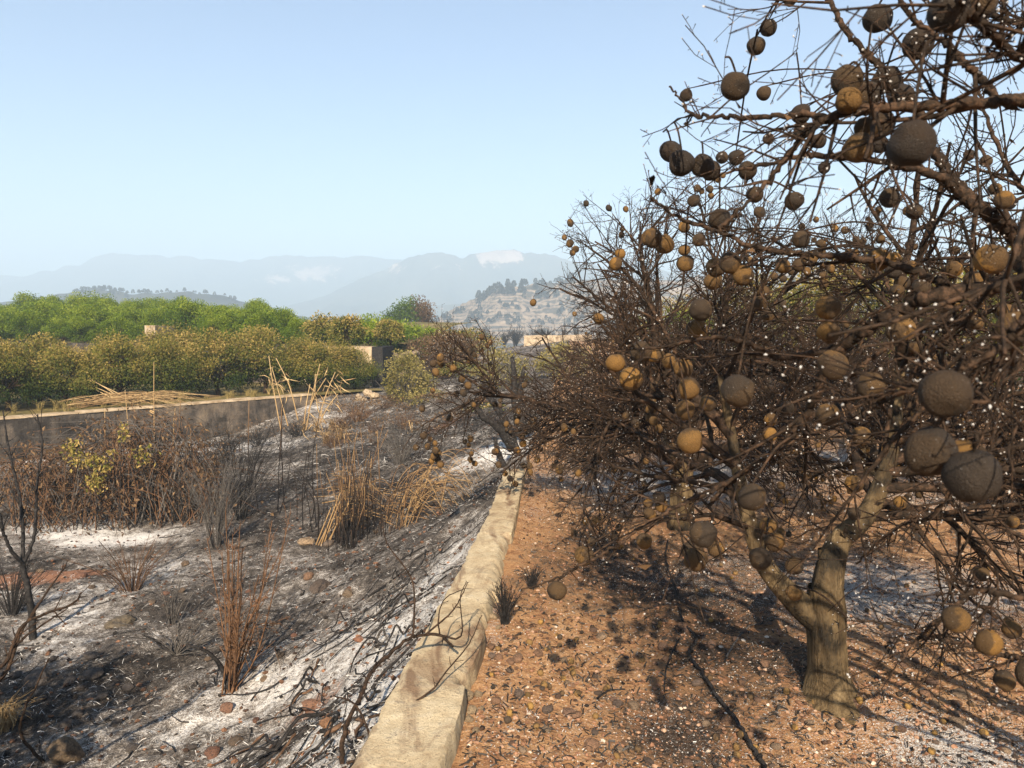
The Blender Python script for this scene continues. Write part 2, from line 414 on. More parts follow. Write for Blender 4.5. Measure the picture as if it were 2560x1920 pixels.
V = np.stack([GX, GY, GZ], -1).reshape(-1, 3)
fx = V[quads, 0].mean(1); fy = V[quads, 1].mean(1)
xm = (xl(fy) + xr(fy)) / 2
rr = np.hypot(fx, fy)
# ash / soil / char tendencies of the ground, char with branch shade painted in
def blob(x, y, c, sx, sy=None):
    sy = sy or sx; return np.exp(-(((x - c[0]) / sx) ** 2 + ((y - c[1]) / sy) ** 2))
X, Y = V[:, 0], V[:, 1]
ash = .385 + (fbm(X * .55, Y * .55, 4, 40) - .5) * .75
dl = xl(Y) - X
ash += .32 * np.exp(-((dl - .35) / .5) ** 2) * sstep(9.2, 7.0, Y) * sstep(1.5, 2.5, Y)
for (u, v, sx, sy, k) in [(300, 1355, 1.5, .6, .75), (120, 1330, 1.2, .5, .5), (180, 1540, .7, .9, .4), (420, 1790, 1.1, .7, .25), (590, 1120, 2.0, 2.2, .36), (700, 1110, 1.2, 1.6, .22),
                          (1240, 1130, .7, .9, .8), (450, 1400, .8, .5, .3), (250, 1620, .8, .5, .3), (900, 1430, 1.4, 1.2, -.14), (800, 1320, 1.6, 1.6, -.12), (1000, 1250, 1.5, 2.0, -.12), (150, 1750, 1.2, .8, -.12)]:
    h = hit(u, v); ash += k * blob(X, Y, h, sx, sy)
soil = -.2 + (fbm(X * .4, Y * .4, 3, 60) - .5) * .5
for (u, v, sx, sy, k) in [(150, 1440, .95, .45, .95), (60, 1460, .8, .4, .6), (790, 1770, .35, .35, .75), (870, 1850, .3, .3, .4), (900, 1560, .25, .25, .5), (1150, 1250, .3, .4, .3), (1050, 1090, 1.2, 1.5, .45), (1150, 1040, 1.5, 2.5, .5)]:
    h = hit(u, v); soil += k * blob(X, Y, h, sx, sy)
soil = np.where(Y > 45, .35, soil)
char_shade = .37 + (fbm(X * 1.3, Y * 1.3, 3, 80) - .5) * .7
for (u, v, sx, sy, k) in [(1700, 1640, .30, .5, .5), (1750, 1480, .8, .4, .35), (2350, 1850, .6, .4, .4), (1620, 1400, 1.0, .5, .3), (1650, 1830, .35, .3, .45), (1950, 1700, .4, .3, .2), (1500, 1450, .9, .5, .25), (1800, 1560, .5, .4, .3), (1300, 1780, .5, .4, -.3), (1480, 1600, .6, .4, -.15), (2150, 1800, .5, .3, -.3)]:  # dark blobs under the trees: real char plus painted branch shade
    h = hit(u, v); char_shade += k * blob(X, Y, h, sx, sy)
oash = .24 + (fbm(X * .9, Y * .9, 3, 90) - .5) * .5
for (u, v, sx, sy, k) in [(2300, 1480, 1.0, .8, .45), (2420, 1880, .35, .25, .5), (2020, 1170, 2.0, 1.8, .5), (1960, 1900, .4, .3, .1), (1240, 1500, .08, .8, .4), (1600, 1200, 1.2, 1.2, .4)]:
    h = hit(u, v); oash += k * blob(X, Y, h, sx, sy)
def sub_ground(name, sel, mat, attrs):
    q = quads[sel]; used, inv = np.unique(q, return_inverse=True)
    me = mesh_np(name, V[used], inv.reshape(-1, 4), mat, attrs={k: a[used] for k, a in attrs.items()})
    return link(name, me, kind='structure')
sub_ground('stream_bed', (fx <= xm), MT['bed'], dict(ash=ash, soil=soil))
sub_ground('orchard_soil', (fx > xm), MT['soil'], dict(char=char_shade, ash=oash))
def m_valley():
    s = M('valley_floor'); n1 = s.noise(.02, 5, .65); n2 = s.noise(.15, 4, .7)
    s.color(s.ramp(s.math('ADD', s.math('MULTIPLY', n1, .6), s.math('MULTIPLY', n2, .4)), [(.35, (.035, .035, .028)), (.5, (.075, .065, .045)), (.65, (.16, .12, .085))])); return s.m
vx = axis_pts(-2600, 2600, -70, 70, 7, .09); vy = axis_pts(-40, 2600, -20, 90, 6, .05)
VX, VY = np.meshgrid(vx, vy, indexing='ij'); inside = (np.abs(VX) < 70) & (VY < 80)
VZ = H(VX, VY) - np.where(inside, 3.0, .25)
_id = np.arange(VX.size).reshape(VX.shape)
link('valley_ground', mesh_np('valley_ground', np.stack([VX, VY, VZ], -1).reshape(-1, 3), np.stack([_id[:-1, :-1], _id[1:, :-1], _id[1:, 1:], _id[:-1, 1:]], -1).reshape(-1, 4), m_valley()), kind='structure')

# ------------------------------------------------------------------ mountains and hills
def profile(tab, dist):
    t = np.array(tab, float) * 1.1574
    return (t[:, 0] - CX) / F * dist, CAMZ + (HOR - t[:, 1]) / F * dist
def ridge(name, tab, dist, depth, mat, rough, cliff=None, nx=320, ny=56, seed=0, terr=0):
    px, pz = profile(tab, dist)
    xs = np.linspace(px[0], px[-1], nx); ts = np.linspace(-1, 1, ny)
    XX, TT = np.meshgrid(xs, ts, indexing='ij')
    top = np.interp(XX, px, pz); top = top + (fbm(XX / (rough * .22), XX * 0 + seed, 4) - .5) * (top + 14) * (.13 if not terr else .05)
    sh = np.where(TT < 0, (1 + TT) ** 1.25, (1 - TT) ** .8)
    YY = dist + TT * depth
    # slide towards the axis of view so the outline keeps its bearing
    n = (fbm(XX / rough, YY / rough, 5, seed) - .5)
    n2 = 1 - np.abs(fbm(XX / rough * .7, YY / rough * .35, 4, seed + 7) - .5) * 2
    base = -14.0
    ZZ = base + (top - base) * sh
    ZZ = ZZ + (n * .9 + (n2 - .8) * .8) * (top - base) * .6 * np.sin(np.clip(sh, 0, 1) * math.pi) + n * .12 * (top - base) * sstep(.75, .95, sh)
    rock = np.zeros_like(ZZ)
    if cliff:
        for (u, v, su, sv, k) in cliff:
            cx = (u * 1.1574 - CX) / F * dist; cz = CAMZ + (HOR - v * 1.1574) / F * dist
            rock = np.maximum(rock, k * np.exp(-((XX - cx) / (su * 1.1574 / F * dist)) ** 2 - ((ZZ - cz) / (sv * 1.1574 / F * dist)) ** 2))
    if terr:
        q = ZZ / terr; fl = np.floor(q); fr = q - fl
        ZZ = (fl + sstep(.55, 1.0, fr)) * terr
        rock = np.where((fr > .5), .8, .15)
    V_ = np.stack([XX, YY, ZZ], -1).reshape(-1, 3); id_ = np.arange(nx * ny).reshape(nx, ny)
    q = np.stack([id_[:-1, :-1], id_[1:, :-1], id_[1:, 1:], id_[:-1, 1:]], -1).reshape(-1, 4)
    link(name, mesh_np(name, V_, q, mat, attrs=dict(rock=rock.ravel())), kind='structure')
    def at(x, y):
        i = int(np.clip(round((x - xs[0]) / (xs[1] - xs[0])), 0, nx - 1)); j = int(np.clip(round(((y - dist) / depth + 1) / 2 * (ny - 1)), 0, ny - 1)); return float(ZZ[i, j])
    return at
def m_mount(name, forest, forest2, rockc, rock2, sc1, thr=.5):
    s = M(name); n1 = s.noise(sc1, 6, .65); n2 = s.noise(sc1 * 5, 5, .7, stretch=(1, 1, .3)); n3 = s.noise(sc1 * 14, 4, .7)
    c = s.ramp(s.math('ADD', s.math('MULTIPLY', n1, .6), s.math('MULTIPLY', n3, .4)), [(.38, forest), (.62, forest2)])
    rk = s.ramp(n2, [(.35, rock2), (.6, rockc)])
    v = s.math('ADD', s.attr('rock'), s.math('ADD', s.madd(n2, 1.9, -.95), s.madd(n3, .9, -.45)))
    return s.color(s.mix(s.ramp(v, [(thr - .08, 0.0), (thr + .1, 1.0)]), c, rk)).m
mm = m_mount('mountain_rock', (.035, .045, .03), (.10, .10, .07), (.44, .345, .28), (.24, .18, .145), .008, .46)
ridge('mountain_far', [(-900, 640), (-500, 625), (-150, 610), (60, 596), (170, 570), (250, 546), (330, 548), (420, 559), (520, 563), (600, 549), (680, 552), (760, 560), (900, 556), (1100, 570), (1500, 600), (1900, 620), (2700, 640)], 2350, 420, mm, 180,
      cliff=[(700, 595, 60, 20, .7), (640, 610, 50, 14, .5), (840, 600, 50, 20, .4)], seed=3)
ridge('mountain', [(560, 680), (700, 640), (790, 600), (850, 566), (900, 549), (945, 544), (975, 549), (1000, 553), (1035, 543), (1070, 536), (1110, 536), (1145, 541), (1200, 552), (1300, 572), (1500, 590), (1800, 580), (2100, 600), (2500, 630), (2900, 660)], 1750, 330, mm, 140,
      cliff=[(1080, 555, 55, 17, 1.0), (1050, 560, 26, 9, .8), (855, 580, 18, 14, .7), (965, 585, 26, 12, .45)], seed=23)
ridge('low_ridge', [(500, 720), (700, 690), (850, 668), (960, 655), (1060, 640), (1200, 650), (1500, 660), (2000, 665), (2600, 690)], 1200, 160, mm, 90, cliff=[(960, 668, 40, 4, .5)], seed=31, ny=40)
mh = m_mount('wooded_hill_cover', (.022, .027, .022), (.06, .06, .045), (.22, .17, .12), (.11, .09, .07), .03, .7)
left_top = ridge('wooded_hill', [(-500, 700), (-100, 670), (60, 648), (160, 636), (210, 628), (260, 625), (310, 628), (360, 632), (410, 630), (470, 638), (520, 652), (560, 661), (610, 672), (700, 692), (800, 715)], 620, 110, mh, 60, seed=43, ny=44)
mt_ = m_mount('terraced_hill_cover', (.035, .035, .03), (.11, .095, .072), (.34, .26, .18), (.19, .14, .10), .05, .45)
right_top = ridge('terraced_hill', [(860, 735), (930, 696), (970, 672), (1000, 655), (1040, 637), (1080, 622), (1120, 613), (1170, 606), (1240, 600), (1330, 604), (1450, 596), (1600, 590), (1750, 572), (1850, 556), (1920, 550), (2000, 562), (2150, 585), (2400, 610), (2800, 650)], 520, 130, mt_, 60, seed=57, nx=420, ny=90, terr=2.2)

# ------------------------------------------------------------------ growing woody things
def norm(v):
    l = math.sqrt(v[0] * v[0] + v[1] * v[1] + v[2] * v[2]) or 1e-9
    return (v[0] / l, v[1] / l, v[2] / l)
def deflect(d, ang, rnd=random):
    a = norm((rnd.gauss(0, 1), rnd.gauss(0, 1), rnd.gauss(0, 1)))
    k = a[0] * d[0] + a[1] * d[1] + a[2] * d[2]
    pr = norm((a[0] - k * d[0], a[1] - k * d[1], a[2] - k * d[2]))
    c, s = math.cos(ang), math.sin(ang)
    return (d[0] * c + pr[0] * s, d[1] * c + pr[1] * s, d[2] * c + pr[2] * s)
class Wood:
    def __init__(s): s.lv = {0: [], 1: [], 2: [], 3: [], 4: []}; s.tips = []; s.nodes = []
    def stem(s, p, d, L, r0, r1, lvl, wig, trop=(0, 0, 0), seg=None, ctr=None, out=0.0, ok=None):
        n = max(2, int(round(L / (seg or (.10, .09, .07, .055, .035)[lvl]))))
        st = L / n; pts = [p]; dirs = [d]
        for i in range(n):
            t = trop
            if ctr is not None:
                o = norm((p[0] - ctr[0], p[1] - ctr[1], p[2] - ctr[2])); t = (trop[0] + o[0] * out, trop[1] + o[1] * out, trop[2] + o[2] * out)
            d = norm((d[0] + random.gauss(0, wig) + t[0], d[1] + random.gauss(0, wig) + t[1], d[2] + random.gauss(0, wig) + t[2]))
            p = (p[0] + d[0] * st, p[1] + d[1] * st, p[2] + d[2] * st)
            if ok and not ok(p): break
            pts.append(p); dirs.append(d)
        if len(pts) < 2: return None
        m = len(pts) - 1
        rad = [r0 + (r1 - r0) * (i / m) for i in range(m + 1)]
        s.lv[lvl].append((pts, rad))
        return pts, dirs, rad
    def crown(s, pts, dirs, rad, lvl, cfg, ctr, ok=None, t0=.2):
        """children along a stem; cfg[lvl] = (spacing, len_lo, len_hi, ang_lo, ang_hi, wig, droop, out)"""
        if lvl > 4 or cfg.get(lvl) is None: return
        sp_, l0, l1, a0, a1, wig, droop, out = cfg[lvl]
        L = sum(math.dist(pts[i], pts[i + 1]) for i in range(len(pts) - 1))
        k = max(1, int(L * (1 - t0) / sp_ + random.random()))
        for _ in range(k):
            t = t0 + (1 - t0) * random.random(); i = min(len(pts) - 2, int(t * (len(pts) - 1))); f = t * (len(pts) - 1) - i
            p = tuple(pts[i][j] + (pts[i + 1][j] - pts[i][j]) * f for j in range(3)); r = rad[i] * .62
            if ok and not ok(p): continue
            d = deflect(dirs[i + 1], math.radians(random.uniform(a0, a1)))
            ll = random.uniform(l0, l1) * (1.05 - .35 * t)
            r = min(r, cfg.get('rad', {1: .016, 2: .0075, 3: .0036, 4: .0024})[lvl])
            res = s.stem(p, d, ll, r, max(r * .45, .0012), lvl, wig, (0, 0, droop), None, ctr, out, ok)
            if not res: continue
            if lvl >= 3: s.tips.append((res[0][-1], res[1][-1]))
            if lvl == 3: s.nodes.append(res[0][-1])
            s.crown(res[0], res[1], res[2], lvl + 1, cfg, ctr, ok, .12)

# fruit meshes ------------------------------------------------------
def fruit_mesh(seed, nu, nv):
    r = np.random.default_rng(seed)
    th = np.linspace(0, math.pi, nv + 1); ph = np.arange(nu) * 2 * math.pi / nu
    TH, PH = np.meshgrid(th[1:-1], ph, indexing='ij')
    def shape(TH, PH):
        x, y, z = np.sin(TH) * np.cos(PH), np.sin(TH) * np.sin(PH), np.cos(TH)
        q = 1.0
        for k in range(7):
            d = r.normal(size=3); d /= np.linalg.norm(d); q = q + r.uniform(-.085, .035) * np.exp((x * d[0] + y * d[1] + z * d[2] - 1) * r.uniform(3, 14)) * 2
        for k in range(5):
            d = r.normal(size=3) * r.uniform(2, 5); q = q + .016 * np.sin(x * d[0] + y * d[1] + z * d[2] + r.uniform(0, 6))
        q = q - .10 * np.exp((z - 1) * 26)
        sq = r.uniform(.9, 1.02)
        return np.stack([x * q, y * q, z * q * sq], -1)
    st = r.bit_generator.state
    v = shape(TH, PH).reshape(-1, 3); r.bit_generator.state = st
    pl = shape(np.array([0.0, math.pi]), np.array([0.0, 0.0]))
    verts = np.vstack([v, pl])
    n = nv - 1; idx = np.arange(n * nu).reshape(n, nu); nx_ = np.roll(idx, -1, 1)
    q = np.stack([idx[:-1], idx[1:], nx_[1:], nx_[:-1]], -1).reshape(-1, 4)
    t1 = np.stack([np.full(nu, n * nu), idx[0], nx_[0]], -1); t2 = np.stack([np.full(nu, n * nu + 1), nx_[-1], idx[-1]], -1)
    return verts * .5, [q, np.vstack([t1, t2])]
FR_HI = []; FR_LO = []
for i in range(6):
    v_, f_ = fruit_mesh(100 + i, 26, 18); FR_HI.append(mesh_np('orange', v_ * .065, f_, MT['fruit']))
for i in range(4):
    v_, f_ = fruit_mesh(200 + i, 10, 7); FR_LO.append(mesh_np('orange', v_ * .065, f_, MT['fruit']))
def fruit_color():
    g = random.random()
    a = (.055, .037, .022); b = (.15, .083, .028); c = (.26, .135, .034)
    if g < .45: t = g / .45; k = tuple(a[i] + (b[i] - a[i]) * t for i in range(3))
    else: t = (g - .45) / .55; k = tuple(b[i] + (c[i] - b[i]) * t * t for i in range(3))
    return (*k, 1)
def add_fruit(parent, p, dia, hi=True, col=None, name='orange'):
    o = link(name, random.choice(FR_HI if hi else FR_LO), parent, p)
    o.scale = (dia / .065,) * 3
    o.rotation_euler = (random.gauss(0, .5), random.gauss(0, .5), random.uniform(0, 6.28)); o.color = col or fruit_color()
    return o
def speck_arrays(P_, size):
    """tiny ash flecks: stretched octahedra"""
    n = len(P_); ax = rng.normal(size=(n, 3)); ax /= np.linalg.norm(ax, axis=1, keepdims=True)
    b = np.cross(ax, rng.normal(size=(n, 3))); b /= np.linalg.norm(b, axis=1, keepdims=True) + 1e-9; c = np.cross(ax, b)
    s = np.asarray(size).reshape(-1, 1) * np.ones((n, 1))
    v = np.stack([P_ + ax * s * 1.5, P_ - ax * s * 1.5, P_ + b * s, P_ - b * s, P_ + c * s, P_ - c * s], 1).reshape(-1, 3)
    t = np.array([[0, 2, 4], [0, 4, 3], [0, 3, 5], [0, 5, 2], [1, 4, 2], [1, 3, 4], [1, 5, 3], [1, 2, 5]])
    return v, (np.arange(n)[:, None, None] * 6 + t[None]).reshape(-1, 3)

CITRUS = {1: (.16, .45, .95, 25, 65, .10, -.01, .05), 2: (.10, .22, .5, 30, 70, .13, -.02, .05), 3: (.062, .08, .24, 30, 75, .17, 0, .05), 4: (.06, .02, .06, 35, 80, .2, .0, .0)}
def emit_tree(root, wood, fruits_n, trunk_polys, trunk_sides=14, stuff_fruit=False, tip_share=.4, tip_size=.0021, hi=False, dia=(.04, .062)):
    for i, poly in enumerate(trunk_polys): 
        V_, Q, R_ = tube_arrays([poly], trunk_sides)
        c_ = np.repeat(np.asarray(poly[0]), trunk_sides, 0); d_ = V_ - c_; az = np.arctan2(d_[:, 1], d_[:, 0])
        lump = 1 + .07 * np.sin(az * 3 + 1 + V_[:, 2] * 2) + .05 * np.sin(az * 5 + V_[:, 2] * 5) + (fbm(az * 2, V_[:, 2] * 9, 3) - .5) * .16
        if i == 0: lump = lump + np.clip(np.max(R_) * 0 + (R_ - .1) / .08, 0, 1) * .28 * np.sin(az * 4 + .7)
        link('trunk' if i == 0 else 'limb', mesh_np('trunk', c_ + d_ * lump[:, None], Q, MT['trunk']), root)
    for poly in wood.lv[0]: tube_obj('limb', [poly], MT['bark'], root, 10, knobby=.3)
    if wood.lv[1] or wood.lv[2]: tube_obj('branches', wood.lv[1] + wood.lv[2], MT['bark'], root, 5, kind='stuff')
    tw = wood.lv[3] + wood.lv[4]
    # pedicels + fruit
    spots = []
    nodes = wood.nodes[:]; random.shuffle(nodes)
    for p in nodes:
        if len(spots) >= fruits_n: break
        k = random.choice((1, 1, 1, 2, 3))
        for j in range(k):
            d = random.uniform(*dia)
            q = (p[0] + (random.gauss(0, .5) * d if k > 1 else 0), p[1] + (random.gauss(0, .5) * d if k > 1 else 0), p[2] - d * .5 - .012 - j * d * .7)
            tw.append(([p, ((p[0] + q[0]) / 2 + .004, (p[1] + q[1]) / 2, (p[2] + q[2]) / 2 + .01), q], [.002, .0018, .0018])); spots.append((q, d))
    tube_obj('twigs', tw, MT['twig'], root, 3, kind='stuff')
    dl_ = [q for q in wood.nodes if random.random() < .05]
    if dl_:
        C = np.repeat(np.array(dl_), 2, 0) + rng.normal(0, .012, (len(dl_) * 2, 3)); n_ = len(C); LL = rng.uniform(.018, .042, n_)
        v_, f_ = leaf_arrays(C, rng.normal(size=(n_, 3)) + np.array([0, 0, -.5]), LL, LL * .38, .9)
        link('dead_leaves', mesh_np('dead_leaves', v_, f_, MT['leaf_char'], False, np.repeat(np.clip(rng.normal(.3, .25, n_), 0, 1), 4)), root, kind='stuff')
    if wood.tips and tip_share > 0:
        T = np.array([t[0] for t in wood.tips if random.random() < tip_share])
        if len(T):
            v_, f_ = speck_arrays(T, rng.uniform(.5, 1.3, len(T)) * tip_size)
            link('ash_tips', mesh_np('ash_tips', v_, f_, MT['ash'], smooth=False), root, kind='stuff')
    if stuff_fruit:
        vs = []; qs = []; ts = []; off = 0
        bv, bf = fruit_mesh(300, 8, 6)
        for (q, d) in spots: vs.append(bv * d + np.array(q)); qs.append(bf[0] + off); ts.append(bf[1] + off); off += len(bv)
        if vs:
            o = link('oranges', mesh_np('oranges', np.vstack(vs), [np.vstack(qs), np.vstack(ts)], MT['fruit']), root, kind='stuff'); o.color = (.17, .10, .04, 1)
    else:
        for (q, d) in spots: add_fruit(root, q, d, hi)

def citrus(root, height, spread, n_limbs, seed, fruits, dens=1.0, stuff_fruit=False, tip=.5, lean=(0, 0), outer=False):
    random.seed(seed); W_ = Wood(); ctr = (0, 0, height * .42)
    tr = smooth_path([(0, 0, -.12), (0, 0, .1), (lean[0] * .4, lean[1] * .4, .32), (lean[0], lean[1], .5)], 4)
    tk = [(tr, np.concatenate([[.15, .135, .118, .108], np.linspace(.105, .09, len(tr) - 4)]))]
    cfg = {k: (v[0] / dens, v[1] * spread / 1.7, v[2] * spread / 1.7, *v[3:]) for k, v in CITRUS.items() if k != 'rad'}
    cfg[3] = (CITRUS[3][0] / dens, .08, .26, *CITRUS[3][3:]); cfg[4] = CITRUS[4]
    for i in range(n_limbs):
        az = 2 * math.pi * (i + random.uniform(-.3, .3)) / n_limbs; el = math.radians((14, 48, 22, 66, 34, 12, 56, 28, 70)[i % 9])
        d = (math.cos(az) * math.cos(el), math.sin(az) * math.cos(el), math.sin(el))
        L = (spread * .95 if el < .9 else height * .72) * random.uniform(.85, 1.1)
        r = W_.stem((lean[0], lean[1], .44), d, L, .052, .012, 0, .07, (0, 0, .0), .11, ctr, .02)
        W_.crown(r[0], r[1], r[2], 1, cfg, ctr, lambda p: p[2] > .12, .22)
    if outer: W_.nodes = [q for q in W_.nodes if math.dist(q, ctr) > spread * .72]
    emit_tree(root, W_, fruits, tk, stuff_fruit=stuff_fruit, tip_share=tip, dia=(.046, .068))
    return W_

# ------------------------------------------------------------------ the near orange tree whose limbs reach over from the right
def c7(x, y): return 1560 + .452 * x, .452 * y
def c8(x, y): return 1300 + .5696 * x, 500 + .5696 * y
def c9(x, y): return 1900 + .3014 * x, .3014 * y
def c10(x, y): return 1900 + .3014 * x, 450 + .3014 * y
def c5(x, y): return 1200 + .3616 * x, 900 + .3616 * y
def c6(x, y): return 1860 + .5547 * x, 1000 + .5547 * y
def lp(fn, pts): return [P(*fn(x, y), d) for x, y, d in pts]
T0 = (2.35, 1.75)
F0 = (T0[0] - .05, T0[1] + .05, .62); F1 = (T0[0] - .02, T0[1] + .08, .95)
c0 = (T0[0] - .6, T0[1] + .1, 1.5)
random.seed(5)
W0 = Wood()
def ok0(p):
    dx, dy, dz = p[0], p[1], p[2] - CAMZ
    if dx * dx + dy * dy + dz * dz < .75: return False
    if dy > .3:
        f = dy * cp - dz * sp; uu = CX + F * dx / f; vv = CY - F * (dz * cp + dy * sp) / f
        if uu < 1600 - .25 * max(0, vv - 450) and vv < 1560 and uu > 0: return False
    return p[2] > .15
limbs = [
    ([F1] + [P(2660, 780, 2.0)] + lp(c7, [(2212, 1380, 2.1), (2080, 1230, 2.1), (1950, 1130, 2.1), (1850, 1040, 2.12)]), .036, .026),
    (lp(c7, [(1850, 1040, 2.12), (1740, 870, 2.15), (1640, 650, 2.2), (1500, 450, 2.25), (1390, 340, 2.3), (1250, 200, 2.3), (1130, 0, 2.35), (1040, -130, 2.4)]), .022, .008),
    (lp(c7, [(1850, 1040, 2.12), (1700, 960, 2.1), (1400, 890, 2.05), (1050, 860, 2.0), (850, 890, 1.95), (560, 960, 1.9)]), .019, .0045),
    ([F1] + [P(2750, 330, 1.7)] + lp(c7, [(2212, 570, 1.6), (2050, 565, 1.58), (1650, 590, 1.55), (1400, 600, 1.55), (1150, 650, 1.58), (1000, 740, 1.6), (800, 1000, 1.6), (600, 1200, 1.55), (480, 1300, 1.5)]), .022, .0035),
    (lp(c7, [(1150, 645, 1.58), (900, 640, 1.65), (620, 650, 1.75), (400, 640, 1.85), (330, 570, 1.9), (250, 480, 1.95)]), .010, .003),
    ([F0] + [P(2700, 790, 1.85)] + lp(c10, [(2190, 860, 1.9), (1900, 900, 1.95), (1450, 960, 2.0), (1200, 1060, 2.05), (900, 1230, 2.1), (700, 1390, 2.15)]) + lp(c8, [(1330, 780, 2.2), (1250, 950, 2.25), (1150, 1080, 2.25), (1000, 1180, 2.3), (900, 1260, 2.3), (830, 1340, 2.3)]), .034, .009),
    (lp(c10, [(1560, 880, 1.99), (1400, 800, 2.05), (1080, 690, 2.1), (700, 640, 2.1), (350, 610, 2.1), (0, 560, 2.15)]) + lp(c8, [(720, 85, 2.15), (580, 0, 2.1)]) + lp(c7, [(160, 1100, 2.1)]), .017, .0035),
    (lp(c10, [(700, 1390, 2.15)]) + lp(c8, [(1150, 690, 2.15), (1000, 630, 2.1), (850, 600, 2.0), (580, 650, 1.9), (470, 640, 1.85)]), .014, .004),
    ([F1] + [P(2750, 560, 1.3)] + lp(c10, [(2190, 1130, 1.12), (2050, 1350, 1.1), (1700, 1560, 1.1), (1300, 1720, 1.12), (900, 1800, 1.2)]), .014, .004),
    (lp(c10, [(1600, 1020, 1.99), (1300, 1230, 2.05), (1000, 1420, 2.1), (820, 1560, 2.1), (700, 1680, 2.15)]), .014, .005),
    ([F1] + [P(2750, 250, 1.5)] + lp(c7, [(2212, 340, 1.35), (2000, 150, 1.25), (1880, 60, 1.2), (1750, -60, 1.2)]), .014, .006),
    (lp(c9, [(1990, 840, 1.6), (1850, 660, 1.65), (1700, 520, 1.65), (1560, 380, 1.7), (1300, 180, 1.75), (1180, 40, 1.8), (1150, -120, 1.85)]), .013, .006),
    ([F0] + [P(2800, 1500, 1.6)] + [P(2560, 1494, 1.6), P(2442, 1477, 1.6), P(2387, 1516, 1.58), P(2304, 1588, 1.55), P(2248, 1649, 1.5)], .014, .003),
    ([F0] + [P(2750, 1640, 2.2)] + lp(c6, [(1262, 1160, 2.35), (1170, 1150, 2.4), (1030, 1110, 2.45), (860, 1070, 2.5), (680, 1010, 2.5), (480, 990, 2.55)]), .016, .004),
    (lp(c8, [(1000, 1180, 2.3)]) + lp(c5, [(1600, 900, 2.1), (1330, 1030, 2.05), (1080, 1180, 2.0), (900, 1310, 1.95), (700, 1420, 1.92), (500, 1520, 1.9), (280, 1590, 1.88)]), .010, .0025),
    ([F0] + [P(2800, 1180, 1.8), P(2560, 1120, 1.85), P(2420, 1180, 1.9), P(2330, 1290, 2.0), P(2240, 1320, 2.1), P(2140, 1410, 2.2)], .016, .004),
    ([F0] + [P(2800, 1000, 1.7), P(2560, 900, 1.75), P(2420, 930, 1.8), P(2250, 1080, 1.85), P(2120, 1250, 1.9), P(2060, 1330, 1.9)], .016, .004),
    ([F1] + [P(2760, 120, 2.2), P(2560, 60, 2.3), P(2430, 20, 2.4), P(2300, -60, 2.5)], .018, .007),
    ([F1] + [P(2720, 560, 2.5), P(2560, 470, 2.7), P(2480, 330, 2.8), P(2440, 200, 2.9)], .02, .006),
]
cfg0 = {1: (.25, .16, .42, 25, 65, .10, .0, .02), 2: (.10, .10, .28, 30, 70, .14, .015, .03), 3: (.046, .05, .17, 25, 65, .13, .05, .03), 4: (.03, .008, .022, 40, 80, .15, .0, .0), 'rad': {1: .0075, 2: .0042, 3: .0026, 4: .002}}
for pts, r0, r1 in limbs:
    pp = [tuple(q) for q in smooth_path(pts, 12)]
    pp = [pp[0]] + [tuple(q[j] + random.gauss(0, .0024) for j in range(3)) for q in pp[1:-1]] + [pp[-1]]
    m = len(pp) - 1; rad = [.7 * (r0 + (r1 - r0) * (i / m)) * (1 + random.gauss(0, .07) + (.22 if random.random() < .09 else 0)) for i in range(m + 1)]
    W0.lv[0].append((pp, rad))
    dirs = [norm(tuple(pp[min(i, m - 1) + 1][j] - pp[min(i, m - 1)][j] for j in range(3))) for i in range(m + 1)]
    W0.tips.append((pp[-1], dirs[-1]))
    W0.crown(pp, dirs, rad, 1, cfg0, c0, ok0, .22)
    W0.crown(pp, dirs, rad, 3, cfg0, c0, ok0, .4)
r0_ = thing('burnt_orange_tree', 'burnt orange tree whose bare fruit-laden limbs reach in from outside the orchard view', 'tree', (0, 0, 0), 'burnt orange trees of the near row')
FD = [(1660,60,36),(1634,98,40),(1588,185,64),(1482,205,28),(1650,201,32),(1449,327,48),(1472,352,56),(1518,357,52),(1535,368,44),(1590,340,36),(1614,368,44),(1830,175,68),(1868,208,64),(1915,173,62),(1945,208,58),(1900,268,66),
 (1970,310,100),(1982,95,64),(1897,40,62),(2050,22,96),(2112,8,80),(1730,245,44),(1733,282,38),(1768,305,34),(1780,362,28),(1900,312,40),(1716,434,42),(1630,420,40),(1641,458,26),(1554,475,48),(1498,434,28),(1407,515,46),(1435,527,44),(1478,490,26),
 (1510,518,30),(1922,427,44),(1974,456,38),(2093,335,26),(2130,348,26),(2179,437,34),(1730,517,38),(1577,568,48),(1546,577,44),(1606,594,48),(1480,569,38),(1478,540,26),(1540,607,40),(1725,572,32),(1690,574,34),(1898,560,50),(2060,582,38),(2105,607,50),(1990,620,40),
 (1513,669,50),(1505,711,48),(1788,664,54),(1789,718,50),(1650,630,28),(1640,656,36),(1658,680,32),(1945,711,62),(1798,788,66),(1330,783,44),(1362,818,52),(1385,760,50),(1415,766,40),(1477,795,42),(1488,838,52),(1594,843,72),(1880,832,60),(1788,895,50),(1480,885,44),
 (1700,882,30),(1665,906,30),(1663,938,32),(1491,951,56),(1860,942,44),(2040,850,112),(2010,975,108),(2100,1028,116),(1625,1073,62),(1520,1153,62),(1497,1188,50),(1502,1208,52),(1545,1185,38),(1262,1200,42),(1203,1275,42),(1392,1168,36),(1845,1045,40),(1945,1085,30),
 (1672,1170,46),(1660,1135,40),(1641,1205,50),(1716,1222,40),(1715,1280,36),(2170,1470,44),(2195,710,80),(2140,560,70),(1660,300,26),(1560,340,28),(1748,560,34),(1446,780,34),(1530,870,36),(1845,1110,30),(2185,1360,40),(2120,1240,34)]
skel = []
for lv in (0, 1, 2, 3):
    for pts, rad in W0.lv[lv]:
        for i in range(0, len(pts)): skel.append(pts[i])
